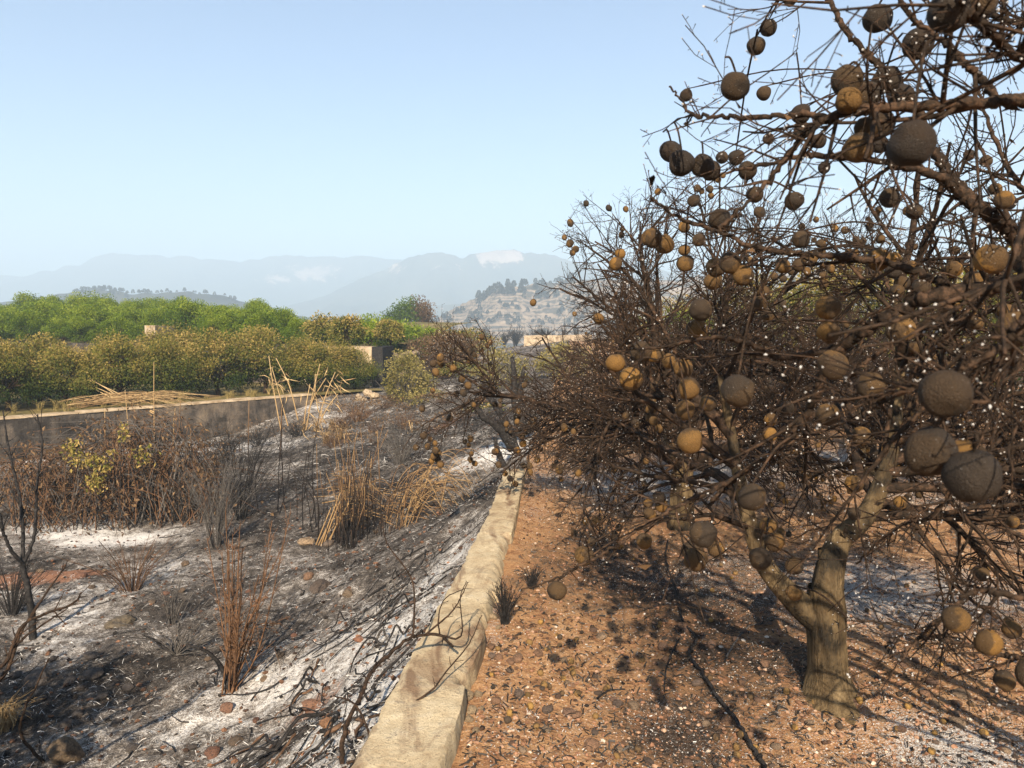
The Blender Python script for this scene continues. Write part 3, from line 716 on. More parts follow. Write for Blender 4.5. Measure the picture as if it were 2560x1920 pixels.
skel = np.array(skel)
random.seed(8)
ped = []
for (x, y, dd) in FD:
    u, v = x * 1.1574, y * 1.1574; dpx = dd * 1.1574
    real = .068 if dd > 55 else .064
    best = None
    dist = real * F / dpx
    a, f, z = ray(u, v); L = math.sqrt(a * a + f * f + z * z); k = dist / 1.0
    c = np.array([a * k, f * k, CAMZ + z * k])
    top = c + np.array([0, 0, real * .45])
    dsk = np.linalg.norm(skel - (top + np.array([0, 0, .05])), axis=1); j = int(dsk.argmin()); s_ = skel[j]
    if dsk[j] > .35:                                     # a far-hanging one hangs on its own spray from the nearest limb
        pass
    mid = (s_ + top) / 2 + np.array([0, 0, .012 + .05 * dsk[j]])
    path = smooth_path([s_, mid, top], 5)
    ped.append(([tuple(q) for q in path], [.0034 if dsk[j] > .15 else .0026] * (len(path) - 1) + [.0022]))
    g = random.random()
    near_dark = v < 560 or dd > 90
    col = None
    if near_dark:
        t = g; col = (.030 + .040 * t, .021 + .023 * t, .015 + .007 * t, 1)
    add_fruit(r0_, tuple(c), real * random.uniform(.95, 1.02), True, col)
W0.lv[2] += ped
trk = smooth_path([(T0[0], T0[1], -.15), (T0[0], T0[1], .1), (T0[0] - .03, T0[1] + .03, .4), (F0[0], F0[1], .66), (F1[0], F1[1], 1.0)], 4)
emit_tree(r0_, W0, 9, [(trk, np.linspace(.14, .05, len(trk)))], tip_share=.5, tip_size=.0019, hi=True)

# ------------------------------------------------------------------ the orange tree with the bare trunk
random.seed(21)
B1 = hit(2071, 1742)
W1 = Wood(); D1 = B1[1]
def T1p(u, v, dd=0): return P(u, v, D1 + dd)
trunk1 = smooth_path([T1p(2072, 1800), T1p(2072, 1748), T1p(2070, 1680), T1p(2066, 1600), T1p(2062, 1530), T1p(2058, 1468)], 5)
rr1 = np.interp(np.linspace(0, 1, len(trunk1)), [0, .12, .25, .4, .6, .8, 1], [.30, .215, .118, .088, .082, .088, .074])
fl1 = smooth_path([T1p(2050, 1555), T1p(2005, 1520, -.03), T1p(1950, 1462, -.08), T1p(1912, 1415, -.1), T1p(1880, 1330, -.1), T1p(1850, 1210, -.12), T1p(1830, 1090, -.1), T1p(1800, 940, -.05)], 5)
rl1 = np.interp(np.linspace(0, 1, len(fl1)), [0, .3, .55, 1], [.064, .047, .036, .015])
fr1 = smooth_path([T1p(2060, 1490), T1p(2078, 1400, .03), T1p(2100, 1345, .06), T1p(2160, 1290, .12), T1p(2205, 1200, .18), T1p(2235, 1080, .25), T1p(2250, 900, .3), T1p(2240, 720, .35)], 5)
rf1 = np.interp(np.linspace(0, 1, len(fr1)), [0, .25, .5, 1], [.07, .052, .043, .014])
st1 = smooth_path([T1p(2075, 1440, .03), T1p(2068, 1400, .05), T1p(2062, 1370, .06)], 4)
r1_ = thing('burnt_orange_tree', 'burnt orange tree with a thick forked olive-brown trunk standing on red soil', 'tree', (0, 0, 0), 'burnt orange trees of the near row')
trunk_polys = [(trunk1, rr1), (fl1, rl1), (fr1, rf1), (st1, np.linspace(.05, .036, len(st1)))]
ctr1 = (B1[0], B1[1], 1.3)
def ok1(p):
    if p[2] < .25: return False
    dx, dy, dz = p[0], p[1], p[2] - CAMZ
    f = dy * cp - dz * sp
    if f > .3:
        uu = CX + F * dx / f; vv = CY - F * (dz * cp + dy * sp) / f
        if uu < 1560 and vv < 560: return False
        if uu < 1480 or vv < 340: return False
        if vv > 1380 and 1350 < uu < 2230 and dy < D1 + .6: return False
    return dy > 2.2
cfg1 = {k: v for k, v in CITRUS.items()}
starts = [(fl1, rl1), (fr1, rf1)]
for az, el, L, base in [(200, 35, 1.2, fl1[-9]), (150, 50, 1.3, fl1[-6]), (120, 30, 1.2, fl1[-12]), (30, 40, 1.2, fr1[-12]), (-20, 50, 1.3, fr1[-8]), (70, 45, 1.2, fr1[-10]), (250, 55, 1.1, fr1[-6]), (-60, 30, 1.2, fr1[-12]), (90, 70, 1.0, fr1[-2]), (10, 15, 1.3, fr1[-14]), (-10, 4, 1.5, fr1[-17]), (22, -2, 1.5, fr1[-19]), (55, 8, 1.5, fr1[-17]), (-35, 6, 1.3, fr1[-15]), (95, 15, 1.4, fr1[-18]), (5, -6, 1.3, fr1[-21]), (40, 20, 1.4, fr1[-14])]:
    a, e = math.radians(az), math.radians(el)
    r = W1.stem(tuple(base), (math.cos(a) * math.cos(e), math.sin(a) * math.cos(e), math.sin(e)), L, .026, .005, 0, .08, (0, 0, 0), .09, ctr1, .02, ok1)
    if r: W1.crown(r[0], r[1], r[2], 1, cfg1, ctr1, ok1, .15)
for pth, rad in starts:
    pp = [tuple(q) for q in pth]; dirs = [norm(tuple(pp[min(i, len(pp) - 2) + 1][j] - pp[min(i, len(pp) - 2)][j] for j in range(3))) for i in range(len(pp))]
    W1.crown(pp, dirs, list(rad), 1, cfg1, ctr1, ok1, .5)
emit_tree(r1_, W1, 130, trunk_polys, 16, tip_share=.2, tip_size=.0019, hi=False, dia=(.045, .066))

# ------------------------------------------------------------------ further orange trees
B2 = G(1880, 1360, 0.0)
t2 = thing('burnt_orange_tree', 'burnt orange tree overhanging the low concrete wall, its dense twigs dotted with small fruit', 'tree', (1.52, 6.75, 0), 'burnt orange trees of the near row', rz=.6)
citrus(t2, 2.75, 1.95, 9, 61, 290, 1.42, outer=True); t2.scale = (1.02, 1.02, 1.17)
t3 = thing('burnt_orange_tree', 'burnt orange tree next behind the one overhanging the concrete wall', 'tree', (2.1, 10.0, 0), 'burnt orange trees of the near row', rz=2.0)
citrus(t3, 2.9, 1.9, 8, 77, 110, 1.1, stuff_fruit=True, tip=.4); t3.scale = (1.1, 1.1, 1.2)
for (x, y, rz, s) in [(2.5, 13.4, 1.0, 1.0), (2.9, 17.2, 4.0, 1.05)]:
    dup(t3, (x, y, 0), rz, s, 'burnt bare orange tree deeper in the near row behind the concrete wall')
t4 = thing('burnt_orange_tree', 'burnt bare orange tree in the second orchard row, beyond the forked trunk', 'tree', (4.9, 5.6, 0), 'burnt orange trees of the second row', rz=.4)
citrus(t4, 2.6, 1.95, 9, 93, 120, 1.05, stuff_fruit=True, tip=.4)
for (x, y, rz, s) in [(4.2, 9.0, 2.2, 1.0), (5.6, 12.2, 3.7, 1.0), (7.6, 8.0, 5.0, 1.05), (6.0, 16.0, .9, 1.05)]:
    dup(t4, (x, y, 0), rz, s)

# ------------------------------------------------------------------ leafy trees
def crown_arrays(n, rx, ry, rz, cz, leafL, seed, nclump=46, shell=.72, tint_fn=None, droop=-.3):
    r = np.random.default_rng(seed)
    d = r.normal(size=(nclump, 3)); d /= np.linalg.norm(d, axis=1, keepdims=True); d[:, 2] = np.where(d[:, 2] < -.8, -d[:, 2], d[:, 2])
    rad = shell * r.uniform(.78, 1.12, (nclump, 1)) + 0
    cl = d * rad; csz = r.uniform(.14, .30, nclump)
    k = r.integers(0, nclump, n)
    off = r.normal(size=(n, 3)); off /= np.linalg.norm(off, axis=1, keepdims=True); off = off * (r.random((n, 1)) ** .4) * csz[k][:, None] * 1.75
    Pn = cl[k] + off
    ctint = r.uniform(-.22, .22, nclump)[k]
    C = Pn * np.array([rx, ry, rz]) + np.array([0, 0, cz])
    ax = Pn / (np.linalg.norm(Pn, axis=1, keepdims=True) + 1e-6) * .8 + r.normal(size=(n, 3)) * .7 + np.array([0, 0, droop])
    L = leafL * r.uniform(.7, 1.35, n)
    keep = C[:, 2] > .12
    C, ax, L, ctint, Pn = C[keep], ax[keep], L[keep], ctint[keep], Pn[keep]
    v, f = leaf_arrays(C, ax, L, L * .5)
    t = tint_fn(Pn, r, len(C)) + ctint
    return v, f, np.repeat(np.clip(t, 0, 1), 4)
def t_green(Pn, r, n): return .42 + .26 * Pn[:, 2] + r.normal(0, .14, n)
def t_scorch_shade(Pn, r, n): return .43 + .24 * Pn[:, 2] + r.normal(0, .13, n) - .28 * (Pn[:, 2] < -.35)  # browner upward from scorch; undersides also painted darker for shade
def t_any(Pn, r, n): return .5 + r.normal(0, .25, n)
def branches_for(h, rx, seed, n=7):
    random.seed(seed); W_ = Wood()
    for i in range(n):
        az = 2 * math.pi * i / n + random.uniform(-.3, .3); el = math.radians(random.uniform(30, 75))
        res = W_.stem((0, 0, h * .2), (math.cos(az) * math.cos(el), math.sin(az) * math.cos(el), math.sin(el)), h * .6 * random.uniform(.8, 1.1), h * .022, h * .006, 0, .12, (0, 0, 0), h * .07)
        W_.crown(res[0], res[1], res[2], 1, {1: (h * .12, h * .15, h * .3, 25, 60, .12, 0, .0)}, None, None, .2)
    return W_.lv[0] + W_.lv[1]
def leafy(name, label, cat, group, loc, h, rx, leafn, leafL, seed, mat, tint, rz=0.0, nclump=46, bark='bark', crown_z=.5, crown_h=.52, droop=-.3, shell=.72):
    root = thing(name, label, cat, loc, group, rz)
    tr = smooth_path([(0, 0, -.3), (0, 0, 0), (.03 * h, .01 * h, h * .15), (0, .02 * h, h * .32)], 3)
    tube_obj('trunk', [(tr, np.linspace(h * .045, h * .03, len(tr)))], MT[bark], root, 8)
    tube_obj('branches', branches_for(h, rx, seed), MT[bark], root, 4, kind='stuff')
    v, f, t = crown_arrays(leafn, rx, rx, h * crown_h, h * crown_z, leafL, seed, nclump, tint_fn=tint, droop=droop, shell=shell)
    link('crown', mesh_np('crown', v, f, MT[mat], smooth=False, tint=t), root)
    return root

# left terrace and its walls
ZT = -.8
A = np.array(G(0, 1047, ZT)[:2]); B = np.array(G(760, 988, ZT)[:2])
e1 = (B - A) / np.linalg.norm(B - A); n1 = np.array([-e1[1], e1[0]])
PIL = np.array([-5.66, 31.0])
def sheet(name, O, s0, s1, ds, t0, t1, dt, es, et, zf, mat, kind='structure'):
    s = np.arange(s0, s1 + 1e-6, ds); t = np.arange(t0, t1 + 1e-6, dt); S, T_ = np.meshgrid(s, t, indexing='ij')
    x = O[0] + S * es[0] + T_ * et[0]; y = O[1] + S * es[1] + T_ * et[1]
    z = zf(x, y, S, T_)
    V_ = np.stack([x, y, z], -1).reshape(-1, 3); id_ = np.arange(S.size).reshape(S.shape)
    q = np.stack([id_[:-1, :-1], id_[1:, :-1], id_[1:, 1:], id_[:-1, 1:]], -1).reshape(-1, 4)
    return link(name, mesh_np(name, V_, q, mat), kind=kind)
lenAB = float(np.linalg.norm(B - A))
sheet('orchard_terrace', A, -22, lenAB + 4.2, .4, .2, 24, .4, e1, n1, lambda x, y, s, t: ZT - .06 + (fbm(x, y, 4) - .5) * .14, MT['terrace'])
e2 = np.array([-.95, .31]); e2 /= np.linalg.norm(e2); n2 = np.array([.16, .987])
sheet('upper_terrace', PIL, 1.2, 70, .8, .15, 27, .8, e2, n2, lambda x, y, s, t: .62 + sstep(8, 24, t) * 1.0 + (fbm(x * .6, y * .6, 4) - .5) * .2, MT['terrace'])

def wall_block(name, poly_l, poly_r, z0, z1, mat, parent=None, nz=5, rough=.015, seed=0, step=.06, chip=0.0, smooth=False, bite=False, **props):
    """a wall with left and right plan edges (arrays n,2 at equal stations); closed box, rough faces"""
    L = np.array(poly_l, float); R = np.array(poly_r, float)
    d = np.linalg.norm(np.diff((L + R) / 2, axis=0), axis=1); cum = np.concatenate([[0], np.cumsum(d)])
    ns = max(4, int(cum[-1] / step)); t = np.linspace(0, cum[-1], ns)
    L = np.stack([np.interp(t, cum, L[:, i]) for i in (0, 1)], 1); R = np.stack([np.interp(t, cum, R[:, i]) for i in (0, 1)], 1)
    W_ = float(np.linalg.norm(L - R, axis=1).mean()); nw = max(2, int(W_ / step)); 
    # profile going up the left face, over the top, down the right face
    pr = []
    for k in range(nz): pr.append((0.0, z0 + (z1 - z0) * k / nz))
    for k in range(nw + 1): pr.append((k / nw, z1))
    for k in range(nz - 1, -1, -1): pr.append((1.0, z0 + (z1 - z0) * k / nz))
    pr = np.array(pr); m = len(pr)
    xy = L[:, None, :] * (1 - pr[None, :, 0:1]) + R[:, None, :] * pr[None, :, 0:1]
    z = np.broadcast_to(pr[None, :, 1], (ns, m)).copy()
    S = np.broadcast_to(t[:, None], (ns, m)); K = np.broadcast_to(np.arange(m)[None, :], (ns, m)) * step
    nn = (R - L) / (np.linalg.norm(R - L, axis=1, keepdims=True) + 1e-9)
    q1 = (fbm(S * 6 + seed, K * 6 + seed, 4) - .5) * 2 * rough
    xy = xy + nn[:, None, :] * q1[..., None]
    z = z + (fbm(S * 5 + seed + 50, K * 5, 4) - .5) * rough * 1.2
    # worn arrises
    e = np.zeros((ns, m)); e[:, nz] = 1; e[:, nz + nw] = 1
    wear = (fbm(S * 3 + seed + 9, K * 0 + seed, 4)) ** 2 * chip
    if bite:
        R2 = sstep(.54, .60, fbm(S * 1.7 + seed + 3, K * 0 + 7.7, 4)) * (.35 + .9 * fbm(S * 14, K * 0 + 3, 3))
        L2 = sstep(.58, .64, fbm(S * 1.9 + seed + 33, K * 0 + 1.7, 4)) * (.35 + .9 * fbm(S * 13, K * 0 + 9, 3))
        kr = np.exp(-((np.arange(m) - (nz + nw)) / 2.2) ** 2)[None, :]; kl = np.exp(-((np.arange(m) - nz) / 2.0) ** 2)[None, :]
        depth = chip * (R2 * kr + .7 * L2 * kl)
        z = z - depth * .8; xy = xy + nn[:, None, :] * (chip * (.7 * L2 * kl - R2 * kr))[..., None] * .8
        wear = fbm(S * 12 + seed, K * 0 + 5, 3) * .018
        z = z + (fbm(S * 22 + seed, K * 22, 3) - .5) * .010
    z = z - e * wear
    xy = xy + nn[:, None, :] * (np.where(np.arange(m) == nz, 1, 0) - np.where(np.arange(m) == nz + nw, 1, 0))[None, :, None] * (wear * .8)[..., None]
    V_ = np.concatenate([xy, z[..., None]], -1).reshape(-1, 3); id_ = np.arange(ns * m).reshape(ns, m)
    q = np.stack([id_[:-1, :-1], id_[1:, :-1], id_[1:, 1:], id_[:-1, 1:]], -1).reshape(-1, 4)
    # end caps
    caps = []
    for r_ in (0, ns - 1):
        c = len(V_); V_ = np.vstack([V_, V_[id_[r_]].mean(0)[None]])
        a = id_[r_]; b = np.roll(a, -1)
        caps.append(np.stack([np.full(m, c), a, b] if r_ else [np.full(m, c), b, a], -1))
    me = mesh_np(name, V_, [q, np.vstack(caps)], mat, smooth=smooth)
    if smooth: me.set_sharp_from_angle(angle=math.radians(38))
    return link(name, me, parent, **props)

# low concrete wall along the orchard: cast lengths with open joints
lw = thing('low_concrete_wall', 'low weathered tan concrete wall running away between the ash bank and the red soil', 'wall', (0, 0, 0))
cuts = [1.2, G(1119, 1471, WTOP)[1], YEND]
for i in range(len(cuts) - 1):
    a, b = cuts[i] + (.006 if i else 0), cuts[i + 1] - .004
    ys = np.linspace(a, b, 24)
    jl = (0, .0, .005, .0)[i]; jr = (-.01, .0, -.012, .0)[i]
    wall_block('wall_length', np.stack([xl(ys) + jl, ys], 1), np.stack([xr(ys) + jr, ys], 1), -.75, WTOP + (.004, .0, -.006, -.012)[i], MT['concrete'], lw, 14, .010, i * 13, .022, .055, smooth=True, bite=True)

rw = thing('retaining_wall', 'soot-blackened rendered retaining wall with a pale coping below the scorched tree row', 'wall', (0, 0, 0))
sA = np.array([A + e1 * s for s in np.linspace(-14, lenAB + .3, 12)])
wall_block('wall_face', sA + n1 * .30, sA, -3.0, ZT - .03, MT['soot'], rw, 14, .05, 3, .22, .0)
nslab = 22; sl = (lenAB + .3 + 14) / nslab
for i in range(nslab):
    s0 = -14 + i * sl + .012; ss = np.array([A + e1 * s for s in (s0, s0 + sl * .5, s0 + sl - .024)])
    wall_block('coping_slab', ss + n1 * .36, ss - n1 * .03, ZT - .03 + .004, ZT + .03 + random.uniform(-.01, .012), MT['stone'], rw, 2, .012, i * 5, .2, .02)

# upper terrace retaining wall with the standing end, and the stone side wall
uw = thing('terrace_wall', 'pale concrete terrace wall with an end face painted dark for shade beside the yellow-green shrub', 'wall', (0, 0, 0))
for s0_, s1_, mat_ in ((0, 3.6, 'stone'), (3.63, 26, 'soot')):
    st_ = np.array([PIL + e2 * s for s in np.linspace(s0_, s1_, 8)])
    wall_block('wall_face', st_ , st_ + n2 * .55, -1.9, .74, MT[mat_], uw, 8, .03, 5, .3, .05)
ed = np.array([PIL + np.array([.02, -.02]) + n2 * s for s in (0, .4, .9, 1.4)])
wall_block('wall_end', ed, ed + np.array([.42, .05]), -2.0, .72, MT['char'], uw, 8, .02, 8, .15, .03)  # charcoal colour stands in for shade on the face turned from the sun
sw = thing('stone_wall', 'rough fieldstone wall running back from the dark wall end', 'wall', (0, 0, 0))
random.seed(4)
def stone_mesh(seed, sub=1, mat='rock', rough=.25):
    r = np.random.default_rng(seed)
    import bmesh
    bm = bmesh.new(); bmesh.ops.create_icosphere(bm, subdivisions=sub, radius=1.0)
    v = np.array([x.co[:] for x in bm.verts]); f = np.array([[q.index for q in fc.verts] for fc in bm.faces]); bm.free()
    q = np.ones(len(v))
    for k in range(6):
        d = r.normal(size=3); d /= np.linalg.norm(d); h = r.uniform(.55, .85); pr = v @ d
        v = v - np.clip(pr - h, 0, None)[:, None] * d * .9
    v = v * (1 + r.normal(0, rough * .25, (len(v), 1)))
    return mesh_np('stone', v, f, MT[mat], smooth=False)
STN = [stone_mesh(400 + i, 2) for i in range(6)]
STN_LO = [stone_mesh(430 + i, 1) for i in range(6)]
def hue(c):
    k = random.uniform(.7, 1.25); return (c[0] * k, c[1] * k, c[2] * k, 1)
def rock_col():
    k = random.random()
    c = random.choice([(.16, .115, .08), (.22, .15, .10), (.10, .085, .075), (.28, .19, .12), (.20, .10, .065)])
    k = random.uniform(.7, 1.15); return (c[0] * k, c[1] * k, c[2] * k, 1)
ptop = [(PIL + n2 * 1.6 + np.array([.15, 0])) + n2 * s for s in np.arange(0, 4.5, .42)]
for i, p in enumerate(ptop):
    for j in range(5):
        o = link('stone', random.choice(STN_LO), sw, (p[0] + random.gauss(0, .05), p[1] + random.uniform(-.1, .1), -1.35 + j * .38 + random.uniform(-.05, .05)))
        o.scale = (random.uniform(.22, .28), random.uniform(.22, .3), random.uniform(.18, .24)); o.rotation_euler = (random.gauss(0, .3), random.gauss(0, .3), random.uniform(0, 6)); k_ = random.uniform(.8, 1.3); o.color = (.26 * k_, .19 * k_, .13 * k_, 1)
# rubble corner where the bank has slumped, lit stones under the dark wall end
rb = thing('rubble_wall', 'crumbling pale stone corner below the dark wall end', 'wall', (0, 0, 0))
for i in range(46):
    j = i // 6
    p = P(905 + random.uniform(-18, 22) + j * 1.5, 1085 - j * 14 + random.uniform(-6, 6), 26.2 + random.uniform(-.3, .5))
    o = link('stone', random.choice(STN_LO), rb, p); s_ = random.uniform(.12, .24); o.scale = (s_ * 1.3, s_, s_ * .75)
    o.rotation_euler = (random.gauss(0, .3), random.gauss(0, .3), random.uniform(0, 6)); k_ = random.uniform(.9, 1.4); o.color = (.40 * k_, .30 * k_, .19 * k_, 1)
# small pale wall corner seen among the green trees, and a pale far terrace wall
pc = thing('pale_wall_corner', 'small pale block wall showing through a gap in the green trees', 'wall', (0, 0, 0))
q0 = np.array(P(362, 832, 36)[:2]); q1 = np.array(P(388, 832, 35)[:2]); q2 = np.array(P(432, 832, 36.5)[:2])
wall_block('wall_face', [q0, q1], [q0 + [0, .3], q1 + [.05, .3]], .5, 1.55, MT['stone'], pc, 4, .02, 2, .2, .03)
wall_block('wall_face', [q1, q2], [q1 + [.05, .3], q2 + [0, .3]], .5, 1.52, MT['stone'], pc, 4, .02, 6, .2, .03)
fw = thing('far_terrace_wall', 'long pale earth bank wall in front of the terraced hill', 'wall', (0, 0, 0))
q0 = np.array(P(1310, 850, 75)[:2]); q1 = np.array(P(1480, 845, 80)[:2])
wall_block('wall_face', [q0, (q0 + q1) / 2 + [0, -1], q1], [q0 + [0, 1], (q0 + q1) / 2, q1 + [0, 1]], -3, .3, MT['stone'], fw, 4, .1, 4, .5, .1)

# scorched row behind the retaining wall
random.seed(33)
SC = []
L1 = 'fire-browned citrus tree in the row directly behind the soot-blackened wall'
for i in range(4):
    SC.append(leafy('scorched_citrus_tree', L1, 'tree', 'scorched trees behind the retaining wall', (0, 0, 0), 2.15, 1.3, 14000, .075, 500 + i, 'leaf_scorch', t_scorch_shade, nclump=38))
k = 0
for row, (off, s0, s1, ds) in enumerate([(2.4, -9, lenAB + 3.2, 1.6), (5.4, -9, lenAB - 1.5, 2.3)]):
    s = s0
    while s < s1:
        p = A + e1 * s + n1 * (off - (.5 if s > lenAB else 0) + random.uniform(-.4, .4)); rz = random.uniform(0, 6.28); scl = random.uniform(.78, 1.12)
        if CX + F * p[0] / p[1] > 868: s += ds; continue
        if k < 4: o = SC[k]; o.location = (p[0], p[1], ZT); o.rotation_euler = (0, 0, rz); o.scale = (scl,) * 3
        else:
            o = dup(SC[k % 4], (p[0], p[1], ZT), rz, scl)
        if row: o['label'] = 'browning citrus tree in the second scorched row behind the soot-blackened wall'
        k += 1; s += ds * random.uniform(.9, 1.1)
GR = []
L2 = 'green leafy citrus tree in the orchard on the upper terrace'
for i in range(4):
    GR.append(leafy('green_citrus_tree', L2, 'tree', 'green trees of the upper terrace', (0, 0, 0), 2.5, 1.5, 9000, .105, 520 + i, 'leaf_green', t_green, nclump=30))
k = 0
RL = ['green leafy citrus tree in the front row on the upper terrace', 'green leafy citrus tree in the second row on the upper terrace', 'green leafy citrus tree in the third row on the upper terrace', 'green leafy citrus tree deep in the upper terrace orchard', 'green leafy citrus tree deep in the upper terrace orchard', 'green leafy citrus tree at the back of the upper terrace orchard']
for row, (t_, s0, ds) in enumerate([(3.0, .8, 2.0), (6.2, -.5, 2.0), (9.8, -2.0, 2.2), (13.6, -2.5, 2.3), (18, -2.5, 2.6), (23, -3, 3.0)]):
    s = s0
    while s < 27 + t_ * 1.2:
        p = PIL + e2 * s + n2 * (t_ + random.uniform(-.5, .5)); rz = random.uniform(0, 6.28); scl = random.uniform(.72, 1.08) * (.72 if row == 0 else 1.0)
        u_ = CX + F * p[0] / p[1]; z_ = .62 + float(sstep(8, 24, np.array(t_))) - .05
        vlim = np.interp(u_, [0, 350, 640, 760, 860, 960], [738, 742, 752, 790, 815, 835]) + random.uniform(-10, 26)
        scl = min(scl, ((HOR - vlim) / F * p[1] + CAMZ - z_) / 2.65)
        gap = row == 0 and 330 < u_ < 450
        if -160 < u_ < 1000 and not gap and scl > .5:
            if k < 4: o = GR[k]; o.location = (p[0], p[1], z_); o.rotation_euler = (0, 0, rz); o.scale = (scl,) * 3
            else: o = dup(GR[k % 4], (p[0], p[1], z_), rz, scl)
            o['label'] = RL[row]
            k += 1
        s += ds * random.uniform(.9, 1.12)
for (u, d2, sc_) in [(772, 28.6, .9), (832, 29.2, .84), (886, 29.6, .74)]:
    p = P(u, 1000, d2); dup(SC[int(u) % 4], (p[0], p[1], ZT - .05), u, sc_, 'fire-browned citrus tree crowding the pale terrace wall at the row end')
# browning trees at the near corner of the upper terrace
for (u, d_, h, mat_, lab, sd) in [(868, 33.0, 1.35, 'leaf_scorch', 'half-browned citrus tree at the corner above the dark wall end', 541), (975, 35, 1.15, 'leaf_scorch', 'olive-brown shrubby tree on top of the stone wall', 542), (815, 34, 1.45, 'leaf_scorch', 'yellowing citrus tree left of the corner above the dark wall end', 543)]:
    p = P(u, 850, d_); leafy('scorched_citrus_tree', lab, 'tree', None, (p[0], p[1], .6), h, h * .62, 4200, .11, sd, mat_, t_scorch_shade)
for (u, d_, tv, lab, sd) in [(915, 36, 818, 'small green citrus tree just behind the corner of the upper terrace', 581), (962, 40, 812, 'bright green citrus tree in front of the round two-coloured tree', 582), (1005, 46, 818, 'low green citrus tree beside the round two-coloured tree', 583), (1042, 43, 822, 'low green citrus tree between the round two-coloured tree and the leafless brown shrub', 585), (935, 47, 803, 'green citrus tree left of the round two-coloured tree', 584)]:
    p = P(u, 850, d_); h_ = P(u, tv, d_)[2] + .9
    leafy('green_citrus_tree', lab, 'tree', None, (p[0], p[1], -.6), h_, h_ * .62, 4200, .13, sd, 'leaf_green', t_green, nclump=24)
# round two-coloured oak
def t_oak(Pn, r, n): return .40 + .15 * Pn[:, 2] + r.normal(0, .2, n)
po = P(1030, 800, 82)
oak = thing('oak_tree', 'round dark green tree with one side scorched brown rising behind the orchard', 'tree', (po[0], po[1], -3.75))
tr = smooth_path([(0, 0, -.3), (0, 0, 1), (.1, 0, 2.6), (0, .1, 4.0)], 3)
tube_obj('trunk', [(tr, np.linspace(.35, .2, len(tr)))], MT['bark'], oak, 8)
tube_obj('branches', [([(q[0], q[1], q[2] + 1.5) for q in a], b) for a, b in branches_for(6.5, 2.5, 77)], MT['bark'], oak, 4, kind='stuff')
v, f, t = crown_arrays(19000, 3.3, 3.0, 3.0, 4.6, .20, 551, 60, tint_fn=t_oak, droop=0)
cx_ = v.reshape(-1, 4, 3)[:, 0, 0] + .35 * (v.reshape(-1, 4, 3)[:, 0, 2] - 5) * .6
fq = np.arange(len(cx_)) * 4
side = cx_ > .85 + rng.normal(0, .35, len(cx_))
def pick(sel):
    ii = np.where(sel)[0]; vv = v.reshape(-1, 4, 3)[ii].reshape(-1, 3); return vv, np.arange(len(ii))[:, None] * 4 + np.array([[0, 1, 2, 3]]), t.reshape(-1, 4)[ii].ravel()
a_, b_, c_ = pick(~side); link('crown', mesh_np('crown', a_, b_, MT['leaf_green'], False, c_ * .62), oak)
a_, b_, c_ = pick(side); link('crown', mesh_np('crown', a_, b_, MT['leaf_brown'], False, c_), oak, label='scorched brown side of the crown')
# shrubs along the channel
def shrub(name, label, u, d_, ztop_v, zb, wpx, mat, seed, leafn, leafL, tint=t_any, stems=26, stem_mat='bark', open_=.8, crown=(.58, .44)):
    p = P(u, 900, d_); zt = P(u, ztop_v, d_)[2]; h = zt - zb; rx = wpx / F * d_ / 2
    root = thing(name, label, 'shrub', (p[0], p[1], zb))
    random.seed(seed); W_ = Wood()
    for i in range(stems):
        az = random.uniform(0, 6.28); el = math.radians(random.uniform(45, 85)); k_ = min(1.2, rx / h * 1.3)
        res = W_.stem((random.gauss(0, .07) * rx, random.gauss(0, .07) * rx, -.05), norm((math.cos(az) * k_ * math.cos(el) * 1.6, math.sin(az) * k_ * math.cos(el) * 1.6, math.sin(el))), h * random.uniform(.6, .95), h * .009, h * .003, 0, .07, (0, 0, -.0), h * .08)
        W_.crown(res[0], res[1], res[2], 1, {1: (h * .10, h * .10, h * .28, 20, 55, .13, .0, 0), 2: (h * .06, h * .05, h * .12, 25, 60, .15, 0, 0)}, None, None, .3)
    tube_obj('stems', W_.lv[0], MT[stem_mat], root, 4, kind='stuff'); tube_obj('twigs', W_.lv[1] + W_.lv[2], MT[stem_mat], root, 3, kind='stuff')
    if leafn:
        v, f, t = crown_arrays(leafn, rx, rx, h * crown[1], h * crown[0], leafL, seed, 40, tint_fn=tint, shell=open_)
        link('foliage', mesh_np('foliage', v, f, MT[mat], False, t), root)
    return root
shrub('burnt_shrub', 'large dark brown leafless shrub mass spilling over the stone wall', 1110, 38, 832, -1.0, 215, 'leaf_brown', 601, 6500, .10, stems=120, stem_mat='rusty')
shrub('scorched_shrub', 'olive-brown leafy shrub behind the large leafless brown shrub', 1150, 44, 826, -.6, 190, 'leaf_scorch', 602, 4000, .12)
shrub('yellow_green_shrub', 'tall yellow-green feathery shrub standing in front of the dark wall end', 1014, 25, 888, -1.15, 112, 'leaf_olive', 603, 5200, .075, stems=34, stem_mat='grey')
shrub('yellow_green_shrub', 'low straggly yellowish shrub leaning from the foot of the feathery one', 1070, 24, 972, -1.0, 110, 'leaf_olive', 604, 900, .06, stems=22, stem_mat='grey')
shrub('yellow_green_shrub', 'sparse yellow-green shrub beside the charred stems at the wall end', 1262, 24, 872, -.6, 130, 'leaf_olive', 605, 1600, .075, stems=34, stem_mat='grey')
shrub('yellow_green_shrub', 'yellowish bush showing behind the twigs of the orange trees', 1420, 24, 860, -.3, 160, 'leaf_olive', 606, 2600, .08, stems=30, stem_mat='grey')
